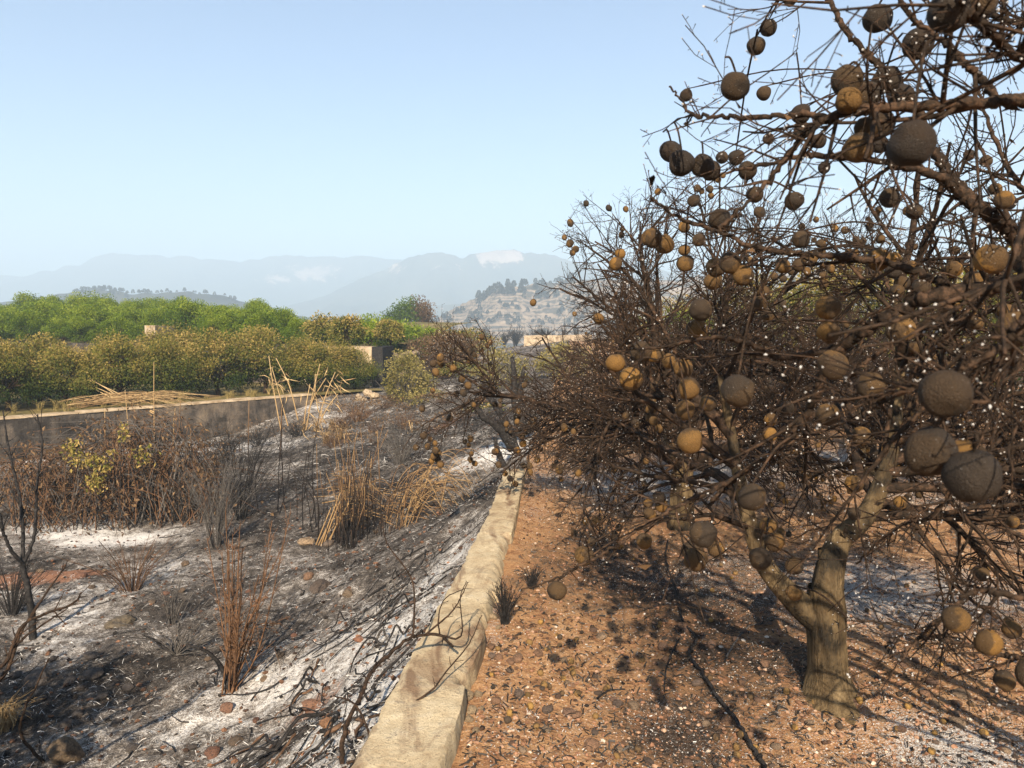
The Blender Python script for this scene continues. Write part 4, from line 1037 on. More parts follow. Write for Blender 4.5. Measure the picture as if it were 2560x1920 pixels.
for i, (u, d_, vt, wpx, lab) in enumerate([(1185, 21, 1000, 90, 'low grey twiggy bush on the upper stream bed'), (1120, 19, 1030, 80, 'short brown dry bush on the upper stream bed'), (1010, 19.5, 1010, 110, 'dry brown brush at the foot of the crumbling bank'), (930, 20, 1040, 120, 'rust-brown dead brush below the rubble corner'), (850, 21.5, 1010, 130, 'reddish dead brush heaped on the slumped bank')]):
    p = P(u, 1000, d_); shrub('dead_bush', lab, u, d_, vt, hf(p[0], p[1]), wpx, 'leaf_brown', 620 + i, 260, .05, stems=42, stem_mat=('grey', 'rusty', 'rusty', 'rusty', 'rusty')[i])
for i, (u, d_, vt, wpx, ln, mat_, sm, lab) in enumerate([(1045, 27, 930, 110, 1500, 'leaf_olive', 'grey', 'olive shrub right of the tall feathery yellow-green shrub'), (1165, 29, 905, 150, 1800, 'leaf_scorch', 'grey', 'scorched olive shrub below the large leafless brown shrub'), (1100, 23, 985, 140, 500, 'leaf_brown', 'rusty', 'wide brown dry brush in the middle of the upper bed'),
      (960, 24, 990, 120, 500, 'leaf_brown', 'rusty', 'brown dry brush under the tall feathery shrub'), (890, 22.5, 985, 120, 350, 'leaf_brown', 'rust_bright', 'rust-red dead brush beside the tall dry canes'), (1220, 18, 1010, 120, 260, 'leaf_scorch', 'grey', 'thin grey-green bush left of the charred trunks'), (1235, 27, 915, 120, 1500, 'leaf_olive', 'grey', 'yellow-green bush behind the charred trunks'),
      (1060, 18, 1050, 130, 200, 'leaf_brown', 'grey', 'low grey brush ahead of the wide brown dry brush'), (740, 22, 1030, 120, 200, 'leaf_brown', 'char', 'black twiggy brush on the ash pile near the wall end'), (640, 21, 1050, 120, 100, 'leaf_brown', 'char', 'black wiry brush on the crest of the ash pile'), (560, 20, 1065, 110, 100, 'leaf_brown', 'char', 'dark wiry brush at the left shoulder of the ash pile'),
      (830, 18.5, 1060, 130, 250, 'leaf_brown', 'rusty', 'brown brush draped over the slope behind the reed stubs'), (930, 17.5, 1080, 130, 200, 'leaf_brown', 'rusty', 'low brown brush behind the golden broken reeds')]):
    p = P(u, 1000, d_); shrub('dead_bush' if 'brush' in lab else 'scorched_shrub', lab, u, d_, vt, hf(p[0], p[1]), wpx, mat_, 640 + i, ln, .055, stems=44, stem_mat=sm)
# trees behind the right orchard, still holding brown leaves
random.seed(41)
BR = [leafy('scorched_citrus_tree', 'brown-leaved scorched orange tree at the back of the right orchard', 'tree', 'scorched trees of the right orchard', (0, 0, 0), 3.2, 1.9, 6500, .11, 560 + i, 'leaf_scorch', t_scorch_shade, nclump=60, droop=-.7) for i in range(2)]
for i, (x, y, s) in enumerate([(9.5, 13.5, 1.0), (11.8, 16.5, 1.1), (8.2, 18.5, 1.05), (6.6, 21, .95), (12.5, 21, 1.0), (16, 19.5, 1.15), (9.5, 24.5, .95), (5.6, 26, .8), (14.5, 26, 1.1), (19.5, 25, 1.2)]):
    if i < 2: o = BR[i]; o.location = (x, y, 0); o.scale = (s,) * 3; o.rotation_euler = (0, 0, i * 2.0)
    else: dup(BR[i % 2], (x, y, 0), random.uniform(0, 6), s)
gb = leafy('green_citrus_tree', 'green leafy citrus tree glimpsed through the burnt orange twigs', 'tree', 'green trees behind the burnt row', (5.2, 23, 0), 2.0, 1.3, 3500, .11, 571, 'leaf_green', t_green)
dup(gb, (7.4, 29, 0), 2.0, .95)
# dark burnt trees in the valley below the hill
random.seed(44)
dk = thing('charred_tree', 'charred leafless tree in the valley below the terraced hill', 'tree', (0, 0, 0), 'charred trees in the valley')
Wd = Wood()
for i in range(16):
    az = random.uniform(0, 6.28); el = math.radians(random.uniform(40, 85))
    res = Wd.stem((0, 0, random.uniform(.2, 1.2)), (math.cos(az) * math.cos(el), math.sin(az) * math.cos(el), math.sin(el)), random.uniform(1.6, 3.2), .05, .02, 0, .08, (0, 0, 0), .3)
    Wd.crown(res[0], res[1], res[2], 1, {1: (.16, .4, 1.0, 20, 50, .1, 0, 0), 2: (.2, .2, .5, 20, 50, .1, 0, 0)}, None, None, .2)
tube_obj('trunk', [([(0, 0, -.5), (0, 0, .6), (0, 0, 1.6)], [.16, .13, .08])], MT['char'], dk, 6)
tube_obj('branches', Wd.lv[0] + Wd.lv[1] + Wd.lv[2], MT['char'], dk, 3, kind='stuff')
first = True
for i in range(26):
    u = random.uniform(1190, 1420) if i < 18 else random.uniform(1400, 2300); d_ = random.uniform(85, 130); p = P(u, 850, d_); zt = P(u, random.uniform(800, 830), d_)[2]
    gz = float(H(p[0], p[1])) - .3; s_ = min(2.6, max(.6, (zt - gz) / 3.9)); loc = (p[0], p[1], gz)
    if first: dk.location = loc; dk.scale = (s_,) * 3; first = False
    else: dup(dk, loc, random.uniform(0, 6), s_)

# pines on the hills
def pine_mesh(seed):
    r = np.random.default_rng(seed); n = 260
    z = r.uniform(.32, 1.0, n); rad = (1.05 - z) * .36 * r.uniform(.4, 1.1, n) + .03; az = r.uniform(0, 6.28, n)
    C = np.stack([np.cos(az) * rad, np.sin(az) * rad, z], 1); v, f = leaf_arrays(C, np.stack([np.cos(az), np.sin(az), r.uniform(-.2, .5, n)], 1), .14, .10)
    tv, tq, _ = tube_arrays([([(0, 0, -.1), (0, 0, .4), (0, 0, .95)], [.03, .025, .008])], 4)
    return mesh_np('pine_tree', np.vstack([v, tv]), [f, tq + len(v)], MT['pine'], False, np.clip(r.normal(.5, .25, len(v) + len(tv)), 0, 1))
MT['pine'] = m_ramp('pine_needles', [(0, (.012, .016, .012)), (1, (.055, .06, .04))])
PM = [pine_mesh(700 + i) for i in range(4)]
random.seed(46)
def pines(n, u0, u1, dist, top, hgt, label, group, back=(-30, 6)):
    for i in range(n):
        u = random.uniform(u0, u1); x = (u * 1.1574 - CX) / F * dist; dy = random.uniform(*back)
        z = top(x, dist + dy)
        o = link('pine_tree', random.choice(PM), None, (x, dist + dy, z - .3)); s_ = hgt * random.uniform(.65, 1.25); o.scale = (s_ * random.uniform(1.0, 1.5), s_ * 1.2, s_); o.rotation_euler = (0, 0, random.uniform(0, 6))
        tag(o, label, 'tree', group)
pines(60, 165, 330, 620, left_top, 3.6, 'hazy pine tree on the crest of the wooded hill behind the green orchard', 'pines on the wooded hill', (-12, 6))
pines(26, 330, 620, 620, left_top, 3.2, 'hazy pine tree on the crest of the wooded hill behind the green orchard', 'pines on the wooded hill', (-12, 6))
pines(85, 1030, 1240, 520, right_top, 4.6, 'dark pine tree on the upper slope of the terraced hill', 'pines on the terraced hill', (-22, 8))
pines(80, 950, 1240, 520, right_top, 3.6, 'dark shrubby tree dotted over the lower slope of the terraced hill', 'scrub trees on the terraced hill', (-75, -25))
pines(30, 1700, 2200, 520, right_top, 8, 'dark pine tree on the hill crest behind the orchard', 'pines on the right crest', (-15, 8))

# ------------------------------------------------------------------ stream bed growth
def path_px(pts, dist=None): return [P(u, v, d) for u, v, d in pts]
def c3(x, y): return .4943 * x, 1100 + .4943 * y
def c4(x, y): return 700 + .5547 * x, 1000 + .5547 * y
def stem_thing(name, label, cat, base, paths, mat, sub=None, group=None, seed=0, twig=None, sides=6, tips=0.0):
    """paths: list of (points, r0, r1) in world; base: location of the empty"""
    random.seed(seed); root = thing(name, label, cat, base, group); W_ = Wood(); b = np.array(base)
    for pts, r0, r1 in paths:
        pp = [tuple(q - b) for q in smooth_path(pts, 6)]; m = len(pp) - 1
        pp = [tuple(q[j] + random.gauss(0, min(r1 * .5, .004)) for j in range(3)) if 0 < i < m else q for i, q in enumerate(pp)]
        rad = [r0 + (r1 - r0) * i / m for i in range(m + 1)]; W_.lv[0].append((pp, rad))
        dirs = [norm(tuple(pp[min(i, m - 1) + 1][j] - pp[min(i, m - 1)][j] for j in range(3))) for i in range(m + 1)]
        W_.tips.append((pp[-1], dirs[-1]))
        if twig: W_.crown(pp, dirs, rad, 2, twig, None, None, .25)
    for poly in W_.lv[0]: tube_obj('stem', [poly], mat, root, sides)
    rest = W_.lv[1] + W_.lv[2] + W_.lv[3] + W_.lv[4]
    if rest: tube_obj('twigs', rest, mat, root, 3, kind='stuff')
    if tips:
        T = np.array([t[0] for t in W_.tips if random.random() < tips])
        if len(T): v_, f_ = speck_arrays(T, rng.uniform(.5, 1.2, len(T)) * .003); link('ash_tips', mesh_np('ash_tips', v_, f_, MT['ash'], False), root, kind='stuff')
    return root
TW = {2: (.10, .10, .40, 20, 50, .1, .03, 0), 3: (.08, .05, .18, 25, 60, .12, 0, 0)}
TWs = {2: (.14, .03, .14, 30, 70, .12, .02, 0)}
# small burnt tree at left
hb = hit(82, 1600); d_ = hb[1]
stem_thing('burnt_sapling', 'slim blackened sapling forking into three upright stems above the shaded ash', 'tree', hb,
  [([hb] + [P(*c3(x, y), d_) for x, y in [(150, 800), (115, 630)]], .035, .026),
   ([P(*c3(x, y), d_ + k) for x, y, k in [(115, 630, 0), (60, 560, -.1), (25, 490, -.15), (0, 390, -.2), (-40, 250, -.3)]], .02, .008),
   ([P(*c3(x, y), d_ + k) for x, y, k in [(115, 630, 0), (118, 500, .05), (103, 320, .1), (70, 150, .1), (35, 0, .15), (15, -150, .2)]], .02, .006),
   ([P(*c3(x, y), d_ + k) for x, y, k in [(115, 630, 0), (150, 560, .05), (178, 440, .1), (188, 220, .15), (215, 30, .2), (190, -130, .25)]], .02, .006)], MT['char'], seed=3, twig=TW)
# near branches at the lower left edge
hb = hit(110, 1912)
stem_thing('burnt_shoot', 'thin blackened shoot rising beside the tuft of dry grass', 'shrub', hb, [([hb] + [P(*c3(x, y), hb[1] + k) for x, y, k in [(110, 1500, -.1), (120, 1370, -.2), (180, 1250, -.25), (250, 1100, -.3)]], .012, .004)], MT['twig'], seed=5, twig=TWs, tips=.5)
bb = (-3.6, 3.6, hf(-3.6, 3.6))
stem_thing('burnt_bush', 'burnt bare bush reaching in with thorny brown shoots over the shaded ash', 'shrub', bb,
  [([bb, P(-150, 1800, 3.7), P(0, 1703, 3.8), P(59, 1570, 3.9), P(163, 1416, 4.0)], .016, .004), ([bb, P(-120, 1760, 3.7), P(10, 1660, 3.75), P(60, 1560, 3.85), P(180, 1510, 3.9), P(205, 1480, 3.9)], .014, .004),
   ([P(30, 1620, 3.8), P(80, 1580, 3.85), P(170, 1520, 3.9)], .008, .003), ([bb, (-4.0, 3.3, .2), (-4.2, 3.2, 1.0)], .02, .006), ([bb, (-4.4, 3.7, .1), (-4.9, 3.9, .8)], .02, .006), ([bb, (-3.9, 3.0, .1), (-3.9, 2.6, .9)], .02, .006)], MT['twig'], seed=6, twig=TWs, tips=.5)
# thick bush beyond the left edge: it shades the lower left of the bed
ob = thing('scorched_shrub', 'dense scorched shrub at the edge of the stream bed that shades the ash', 'shrub', (-4.3, 2.6, -1.1))
v, f, t = crown_arrays(5200, 1.35, 1.0, 1.15, 1.2, .09, 655, 40, tint_fn=t_scorch_shade); link('foliage', mesh_np('foliage', v, f, MT['leaf_scorch'], False, t), ob)
tube_obj('stem', branches_for(2.0, 1.2, 656), MT['bark'], ob, 4)
# rusty shrub
hb = hit(575, 1728); d_ = hb[1]; random.seed(12); paths = []
for i in range(22):
    bx = random.gauss(0, .045); tx = random.gauss(1200, 120); top = c3(tx, random.gauss(600, 190)); k = random.gauss(0, .35)
    paths.append(([(hb[0] + bx * .4, hb[1] + random.gauss(0, .03), hb[2] - .02), P(*c3(1175 + (tx - 1175) * random.uniform(.3, .6), random.uniform(900, 1050)), d_ + k * .5), P(*top, d_ + k)], .0085, .003))
rs = stem_thing('rusty_shrub', 'upright shrub of rust-brown scorched stems standing alone in the grey ash', 'shrub', hb, paths, MT['rust_bright'], seed=13, twig={2: (.06, .05, .22, 15, 45, .08, .04, 0), 3: (.06, .02, .06, 25, 60, .1, 0, 0)}, sides=4)
tube_obj('charred_stem', [([tuple(np.array(q) - np.array(hb)) for q in smooth_path([hb, P(*c3(1120, 1150), d_), P(*c3(1060, 1080), d_ - .05), P(*c3(1000, 1050), d_ - .1), P(*c3(940, 1040), d_ - .12)], 4)], np.linspace(.022, .008, 17))], MT['char'], rs, 6)
# fan of charred twigs
hb = hit(440, 1640); random.seed(15); paths = []
for i in range(22):
    a = random.gauss(0, .9); L = random.uniform(.25, .6)
    paths.append(([hb, (hb[0] + a * .16, hb[1] + random.gauss(0, .08), hb[2] + L * .5), (hb[0] + a * .42, hb[1] + random.gauss(0, .2), hb[2] + L)], .006, .002))
fs = stem_thing('charred_bush', 'small fan-shaped bush of fine charred twigs near the rust-brown shrub', 'shrub', hb, paths, MT['grey'], seed=16, twig={2: (.06, .05, .18, 20, 50, .1, .02, 0)}, sides=4)
tube_obj('charred_stem', [([tuple(np.array(q) - np.array(hb)) for q in smooth_path([hb, P(*c3(830, 1050), hb[1]), P(*c3(780, 1010), hb[1] - .05), P(*c3(725, 988), hb[1] - .1)], 4)], np.linspace(.018, .007, 13))], MT['char'], fs, 6)
# grey twig bushes in the middle of the bed, each its own
random.seed(17)
def fan(u, v, hpx, wpx, n, mat, label, seed, name='dead_bush', r=.005, tw=.1):
    hb = hit(u, v); d_ = hb[1]; hh = hpx / F * d_; ww = wpx / F * d_ / 2; random.seed(seed); paths = []
    for i in range(n):
        a = random.gauss(0, .55); L = hh * random.uniform(.55, 1.05); b = random.gauss(0, .5)
        paths.append(([(hb[0] + a * ww * .12, hb[1] + b * ww * .12, hb[2] - .03), (hb[0] + a * ww * .5, hb[1] + b * ww * .5, hb[2] + L * .55), (hb[0] + a * ww * 1.1, hb[1] + b * ww, hb[2] + L)], r, r * .4))
    root = thing(name, label, 'shrub', hb); W_ = Wood()
    for pts, r0, r1 in paths:
        pp = [tuple(np.array(q) - np.array(hb)) for q in smooth_path(pts, 4)]; m = len(pp) - 1; rad = [r0 + (r1 - r0) * i / m for i in range(m + 1)]
        W_.lv[0].append((pp, rad)); dirs = [norm(tuple(pp[min(i, m - 1) + 1][j] - pp[min(i, m - 1)][j] for j in range(3))) for i in range(m + 1)]
        W_.crown(pp, dirs, rad, 2, {2: (tw, hh * .1, hh * .35, 15, 45, .1, .02, 0)}, None, None, .2)
    tube_obj('stems', W_.lv[0], MT[mat], root, 4, kind='stuff'); tube_obj('twigs', W_.lv[2], MT[mat], root, 3, kind='stuff')
fan(540, 1370, 230, 190, 40, 'grey', 'spray of thin grey burnt twigs beside the white ash patch', 18)
fan(330, 1480, 130, 260, 46, 'rusty', 'low wiry brown bush beside the red earth mound', 19)
fan(30, 1540, 160, 200, 34, 'char', 'black wiry bush behind the slim blackened sapling', 20)
fan(600, 1300, 260, 230, 46, 'char', 'tall dark burnt bush in front of the ash pile', 22)
fan(450, 1300, 150, 160, 30, 'grey', 'grey burnt bush at the right foot of the vine thicket', 23)
fan(430, 1560, 120, 90, 18, 'grey', 'tiny pale twiggy bush above the fan of charred twigs', 24)
fan(1000, 1160, 110, 200, 40, 'grey', 'dry grey brush behind the golden fallen canes', 25)
fan(1330, 1475, 60, 60, 60, 'char', 'blackened grass tuft against the foot of the low concrete wall', 26, 'burnt_grass_tuft', .002, .05)
fan(1262, 1560, 110, 70, 70, 'char', 'dark burnt grass tuft hugging the near foot of the concrete wall', 27, 'burnt_grass_tuft', .002, .05)

# vine thicket in front of the retaining wall
random.seed(51)
vt = thing('vine_thicket', 'tangled brown burnt vine thicket with curled yellow leaves against the sooty wall', 'shrub', hit(270, 1330))
vb = np.array(vt.location); d_ = vb[1]; polys = {'rusty': [], 'rust_bright': [], 'grey': [], 'char': []}
ends = []
for i in range(640):
    u0 = random.uniform(30, 525); v0 = random.uniform(1190, 1330); dd = d_ + random.uniform(0, 2.2)
    p0 = np.array(P(u0, v0, dd)); p0[2] = hf(p0[0], p0[1]) - .02; hh = random.uniform(.3, 1.0) * (1.75 if 250 < u0 < 430 else 1.25)
    p1 = p0 + np.array([random.gauss(0, .35), random.gauss(0, .2), hh]); p2 = p1 + np.array([random.gauss(0, .6), random.gauss(0, .3), random.uniform(-.9, .15)])
    pth = [tuple(q - vb) for q in smooth_path([tuple(p0), tuple((p0 + p1) / 2 + np.array([random.gauss(0, .15), 0, .1])), tuple(p1), tuple(p2)], 4)]
    polys[random.choice(('rusty', 'rust_bright', 'grey', 'char'))].append((pth, np.linspace(.009, .004, len(pth))))
    ends += [p1, p2, (p1 + p2) / 2]
for k_, pl in polys.items(): tube_obj('vine', pl, MT[k_], vt, 3, kind='stuff')
E = np.array(ends); sel = rng.random(len(E)) < .8; E = E[sel]
LC = np.repeat(E, 3, 0) + rng.normal(0, .07, (len(E) * 3, 3)) - vb
v, f = leaf_arrays(LC, rng.normal(size=(len(LC), 3)) + np.array([0, 0, -1.1]), rng.uniform(.05, .11, len(LC)), rng.uniform(.02, .05, len(LC)), .5)
link('dead_leaves', mesh_np('dead_leaves', v, f, MT['leaf_brown'], False, np.repeat(np.clip(rng.normal(.5, .28, len(LC)), 0, 1), 4)), vt, kind='stuff')
LC = []
for (u, v_, su, sv, n_) in [(215, 1150, 40, 18, 170), (180, 1115, 22, 18, 90), (235, 1200, 22, 22, 150), (310, 1080, 10, 22, 50), (265, 1165, 14, 10, 40), (355, 1140, 25, 25, 70), (280, 1130, 8, 10, 16)]:
    for _ in range(n_): LC.append(P(random.gauss(u, su * .6), random.gauss(v_, sv * .6), d_ - .1 + random.uniform(-.2, .2)))
LC = np.array(LC) - vb
v, f = leaf_arrays(LC, rng.normal(size=(len(LC), 3)) + np.array([0, 0, -.9]), rng.uniform(.04, .09, len(LC)), rng.uniform(.02, .045, len(LC)), .6)
link('curled_leaves', mesh_np('curled_leaves', v, f, MT['leaf_scorch'], False, np.repeat(np.clip(rng.normal(.68, .2, len(LC)), 0, 1), 4)), vt, kind='stuff')

def e5(x, y): return 640 + .3254 * x, 860 + .3254 * y
# canes ------------------------------------------------------------
def cane(root, pts, r0, r1, mat='reed', name='stalk', tint=None):
    b = np.array(root.location); pp = np.array([np.array(q) - b for q in smooth_path(pts, 4)])
    V_, Q, R_ = tube_arrays([(pp, np.linspace(r0, r1, len(pp)))], 5)
    seg = np.repeat(np.linspace(0, 1, len(pp)), 5)
    t_ = tint(seg) if tint else seg
    return link(name, mesh_np(name, V_, Q, MT[mat], tint=np.clip(t_ + rng.normal(0, .05, len(V_)), 0, 1)), root)
random.seed(61)
hb = hit(880, 1350); rc = thing('burnt_reed_clump', 'clump of burnt reed stubs, black below and golden above, in the middle of the bed', 'reeds', hb); d_ = hb[1]
for i in range(95):
    u = random.gauss(885, 36); dd = d_ + random.uniform(-.5, .9); x, y, _ = P(u, 1350, dd); z = hf(x, y); h = random.uniform(.45, 1.35) * (1.15 if random.random() < .3 else .85)
    lx, ly = random.gauss(.02, .13), random.gauss(0, .1)
    k = random.uniform(-.25, .25)
    cane(rc, [(x, y, z - .05), (x + lx * h * .5, y + ly * h * .5, z + h * .5), (x + lx * h * 1.2, y + ly * h, z + h)], random.uniform(.004, .0075), .003, tint=lambda s_, k=k: s_ * .75 + k - .02)
hb = hit(1040, 1290); rf = thing('fallen_reed_clump', 'fan of golden broken reeds leaning over beside the burnt reed stubs', 'reeds', hb); d_ = hb[1]
for i in range(70):
    u = random.gauss(985, 32); dd = d_ + random.uniform(-.6, .8); x, y, _ = P(u, 1300, dd); z = hf(x, y)
    h = random.uniform(.35, .85); run = random.uniform(.25, 1.15)
    x += random.uniform(0, .2); e = (x + run, y + random.gauss(0, .35), z + h * random.uniform(.05, .75))
    g = random.uniform(.55, 1.0) if random.random() < .65 else random.uniform(.2, .5)
    cane(rf, [(x, y, z - .03), (x + run * .25, y + random.gauss(0, .06), z + h * .85), (x + run * .6, y + random.gauss(0, .1), z + h), e], random.uniform(.0035, .006), .002, tint=lambda s_, g=g: s_ * .1 + g)
random.seed(62)
for i in range(46):
    a = P(*e5(random.gauss(620, 110), random.gauss(690, 40)), d_ + random.uniform(.5, 3.5)); a = (a[0], a[1], hf(a[0], a[1]) + random.uniform(.02, .35)); t_ = random.uniform(.35, 1)
    b = P(*e5(random.gauss(1050, 120), random.gauss(940, 70)), d_ + random.uniform(-.3, .6)); b = (b[0], b[1], hf(b[0], b[1]) + random.uniform(.03, .3)); b = tuple(a[j] + (b[j] - a[j]) * t_ for j in range(3))
    mid = tuple((a[j] + b[j]) / 2 + random.gauss(0, .06) + (.1 if j == 2 else 0) for j in range(3))
    g = random.uniform(.4, 1.0); cane(rf, [a, mid, b], random.uniform(.004, .008), .003, tint=lambda s_, g=g: g + s_ * 0)
for i in range(60):
    a = P(*e5(random.gauss(1180, 120), random.gauss(1060, 60)), d_ + random.uniform(-.5, .5)); a = (a[0], a[1], hf(a[0], a[1]) + random.uniform(.1, .5)); an = random.gauss(.2, .5); L = random.uniform(.2, .7)
    b = (a[0] + math.cos(an) * L, a[1] + random.gauss(0, .2), a[2] - abs(math.sin(an)) * L * .6 + random.gauss(0, .05)); g = random.uniform(.2, .9)
    cane(rf, [a, tuple((a[j] + b[j]) / 2 + random.gauss(0, .02) for j in range(3)), b], .005, .002, tint=lambda s_, g=g: g + s_ * 0)
# scattered single burnt reeds left of the clump
random.seed(63)
lb = 'single thin charred reed standing in the ash left of the reed clump'
for i in range(12):
    u = random.uniform(640, 800); v = random.uniform(1240, 1370); h0 = hit(u, v); h = random.uniform(.5, 1.9)
    o = thing('charred_reed', lb, 'reed', h0, 'single charred reeds'); cane(o, [h0, (h0[0] + random.gauss(0, .05), h0[1], h0[2] + h * .5), (h0[0] + random.gauss(0, .16), h0[1], h0[2] + h)], .008, .004, tint=lambda s_: s_ * .35)
# leaning pale canes on the ash by the stones
hb = hit(800, 1375); o = thing('pale_cane_bundle', 'few pale broken canes propped against small stones in the ash', 'reeds', hb)
for i in range(6):
    a = hit(790 + i * 6, 1370 + random.uniform(-12, 12)); b = P(835 + i * 8 + random.uniform(-10, 10), 1250 + random.uniform(-20, 25), hb[1] + .25)
    cane(o, [a, tuple((np.array(a) + np.array(b)) / 2 + rng.normal(0, .015, 3)), b], .011, .006, 'straw', tint=lambda s_: .25 + s_ * .3)
# tall dry canes standing by the wall's end
hb = hit(810, 1120); o = thing('dry_cane_clump', 'tall tan dry canes standing before the end of the sooty wall', 'reeds', hb); d_ = hb[1]; random.seed(66)
for (u0, v0, u1, v1) in [(765, 1075, 800, 910), (792, 1064, 838, 930), (770, 1030, 788, 935), (780, 1000, 815, 945), (800, 1055, 845, 985), (760, 1060, 775, 960), (815, 1060, 790, 990), (745, 1050, 690, 895), (705, 1090, 672, 890), (720, 1065, 680, 920), (1010, 1130, 1030, 1055), (1005, 1150, 1020, 1080), (1025, 1130, 1022, 1050)]:
    p0 = P(u0, v0, d_); p1 = P(u1, v1, d_ + random.uniform(-.3, .3)); cane(o, [p0, tuple((np.array(p0) + np.array(p1)) / 2 + rng.normal(0, .04, 3)), p1], .016, .008, 'straw', tint=lambda s_: .5 + s_ * .5)
pts = []; 
for i in range(130):
    c = P(*random.choice([(835, 950), (800, 1000), (690, 945), (770, 990), (790, 1075), (850, 1085)]), d_); pts.append((c[0] + random.gauss(0, .16), c[1] + random.gauss(0, .1), c[2] + random.gauss(0, .12)))
pts = np.array(pts) - np.array(hb); v, f = leaf_arrays(pts, rng.normal(size=(130, 3)) + np.array([.5, 0, -.8]), rng.uniform(.2, .5, 130), .022, .6); link('leaf', mesh_np('leaf', v, f, MT['straw'], False, np.repeat(np.clip(rng.normal(.75, .2, 130), 0, 1), 4)), o, kind='stuff')
# dry canes fallen over the coping
hb = (*(A + e1 * 4.2), ZT + .08); o = thing('fallen_cane_heap', 'heap of fallen tan canes lying over the coping of the sooty wall', 'reeds', hb); random.seed(67)
for i in range(70):
    s0 = random.uniform(1.6, 3.6); s1 = s0 + random.uniform(1.2, 3.2); a = A + e1 * s0 + n1 * random.uniform(.0, .9); b = A + e1 * s1 + n1 * random.uniform(-.35, .6)
    z0 = ZT + random.uniform(.10, .3); z1 = ZT + random.uniform(-.12, .3); m_ = (a + b) / 2
    cane(o, [(a[0], a[1], z0), (m_[0], m_[1], max(z0, z1) + random.uniform(.04, .2)), (b[0], b[1], z1)], .010, .004, 'straw', tint=lambda s_, k=random.uniform(.1, .8): s_ * .2 + k)
for (u0, v0, u1, v1) in [(385, 1035, 225, 950), (380, 1040, 232, 965), (340, 1025, 222, 945), (300, 1015, 240, 975), (385, 1030, 260, 985)]:
    p0 = P(u0, v0, hb[1] - .3); p1 = P(u1, v1, hb[1] + .3); cane(o, [p0, tuple((np.array(p0) + np.array(p1)) / 2 + np.array([0, 0, .05])), p1], .018, .008, 'straw', tint=lambda s_: .7 + s_ * .2)
# upright bare canes in front of the wall
random.seed(68)
for i, (u, v0, v1) in enumerate([(263, 1150, 1020), (303, 1165, 1075), (385, 1120, 905), (330, 1180, 975), (430, 1110, 1020), (445, 1110, 1000), (480, 1130, 1060), (620, 1140, 1000), (700, 1150, 1010)]):
    p0 = P(u, v0, 17.5); p1 = P(u + random.gauss(0, 8), v1, 17.5)
    o = thing('bare_cane', 'single bare cane standing upright before the sooty wall', 'reed', p0, 'bare canes before the sooty wall'); gz = hf(p0[0], p0[1])
    cane(o, [(p0[0], p0[1], gz - .03), tuple((np.array(p0) + np.array(p1)) / 2), p1], .014, .007, 'straw' if i < 5 else 'reed', tint=lambda s_: .35 + s_ * .4)

# charred trunks at the wall's end ----------------------------------
hb = hit(1300, 1120); d_ = hb[1]; random.seed(71)
def e5p(pts): return [P(*e5(x, y), d_ + k) for x, y, k in pts]
stem_thing('charred_tree', 'cluster of charred leaning trunks rising at the far end of the concrete wall', 'tree', hb,
  [(e5p([(1985, 830, 0), (1965, 720, 0), (1920, 610, 0), (1860, 500, 0), (1800, 420, .1), (1740, 300, .2)]), .085, .03),
   (e5p([(1975, 800, 0), (1900, 680, -.1), (1820, 600, -.15), (1740, 555, -.2), (1690, 480, -.2), (1650, 440, -.2)]), .085, .03),
   (e5p([(2030, 700, .3), (2015, 560, .3), (1990, 420, .3), (1985, 250, .3), (1970, 100, .4)]), .09, .03),
   (e5p([(2050, 690, .3), (2045, 520, .3), (2030, 360, .3), (2060, 180, .4)]), .085, .025),
   (e5p([(2100, 680, .3), (2095, 560, .3), (2080, 460, .3)]), .06, .04)], MT['char'], seed=72, twig={2: (.25, .2, .7, 20, 50, .1, .03, 0), 3: (.12, .06, .25, 25, 60, .1, 0, 0)}, sides=9)
hb2 = hit(1260, 1168)
stem_thing('charred_stump', 'curved black charred stub at the edge of the concrete wall', 'stump', hb2, [([hb2, P(*e5(1880, 880), hb2[1]), P(*e5(1850, 800), hb2[1]), P(*e5(1838, 730), hb2[1])], .05, .028)], MT['char'], sides=9, seed=73)

# thorny stem arching over the wall -------------------------------
def c4p(pts): return [P(*c4(x, y), d) for x, y, d in pts]
base4 = P(*c4(280, 1640), 2.95)
stem_thing('thorny_branch', 'dark red-brown thorny branch arching across the top of the concrete wall', 'branch', base4,
  [(c4p([(280, 1640, 2.95), (290, 1500, 3.0), (340, 1380, 3.1), (420, 1220, 3.25), (520, 1120, 3.35), (600, 1070, 3.4), (720, 1060, 3.42), (780, 1112, 3.4)]), .011, .006),
   (c4p([(600, 1070, 3.4), (606, 930, 3.45), (590, 800, 3.5), (480, 640, 3.6), (460, 510, 3.65)]), .006, .002),
   (c4p([(650, 1062, 3.4), (760, 970, 3.5), (815, 890, 3.55), (845, 820, 3.6)]), .005, .002),
   (c4p([(730, 1062, 3.42), (800, 1075, 3.45), (822, 1030, 3.5), (812, 900, 3.55), (840, 815, 3.6)]), .005, .002),
   (c4p([(720, 1060, 3.42), (715, 980, 3.5), (740, 900, 3.55), (830, 850, 3.6)]), .004, .002),
   (c4p([(400, 1430, 3.05), (560, 1385, 3.1), (680, 1310, 3.15), (760, 1210, 3.25), (850, 1100, 3.35), (910, 970, 3.5)]), .006, .002),
   (c4p([(425, 1640, 2.9), (400, 1500, 2.98), (340, 1375, 3.05), (240, 1330, 3.1)]), .007, .003),
   (c4p([(300, 1640, 2.9), (420, 1605, 2.92), (520, 1600, 2.95)]), .007, .003)], MT['twig'], seed=75, twig={2: (.055, .012, .06, 40, 80, .15, 0, 0)}, sides=6, tips=.2)
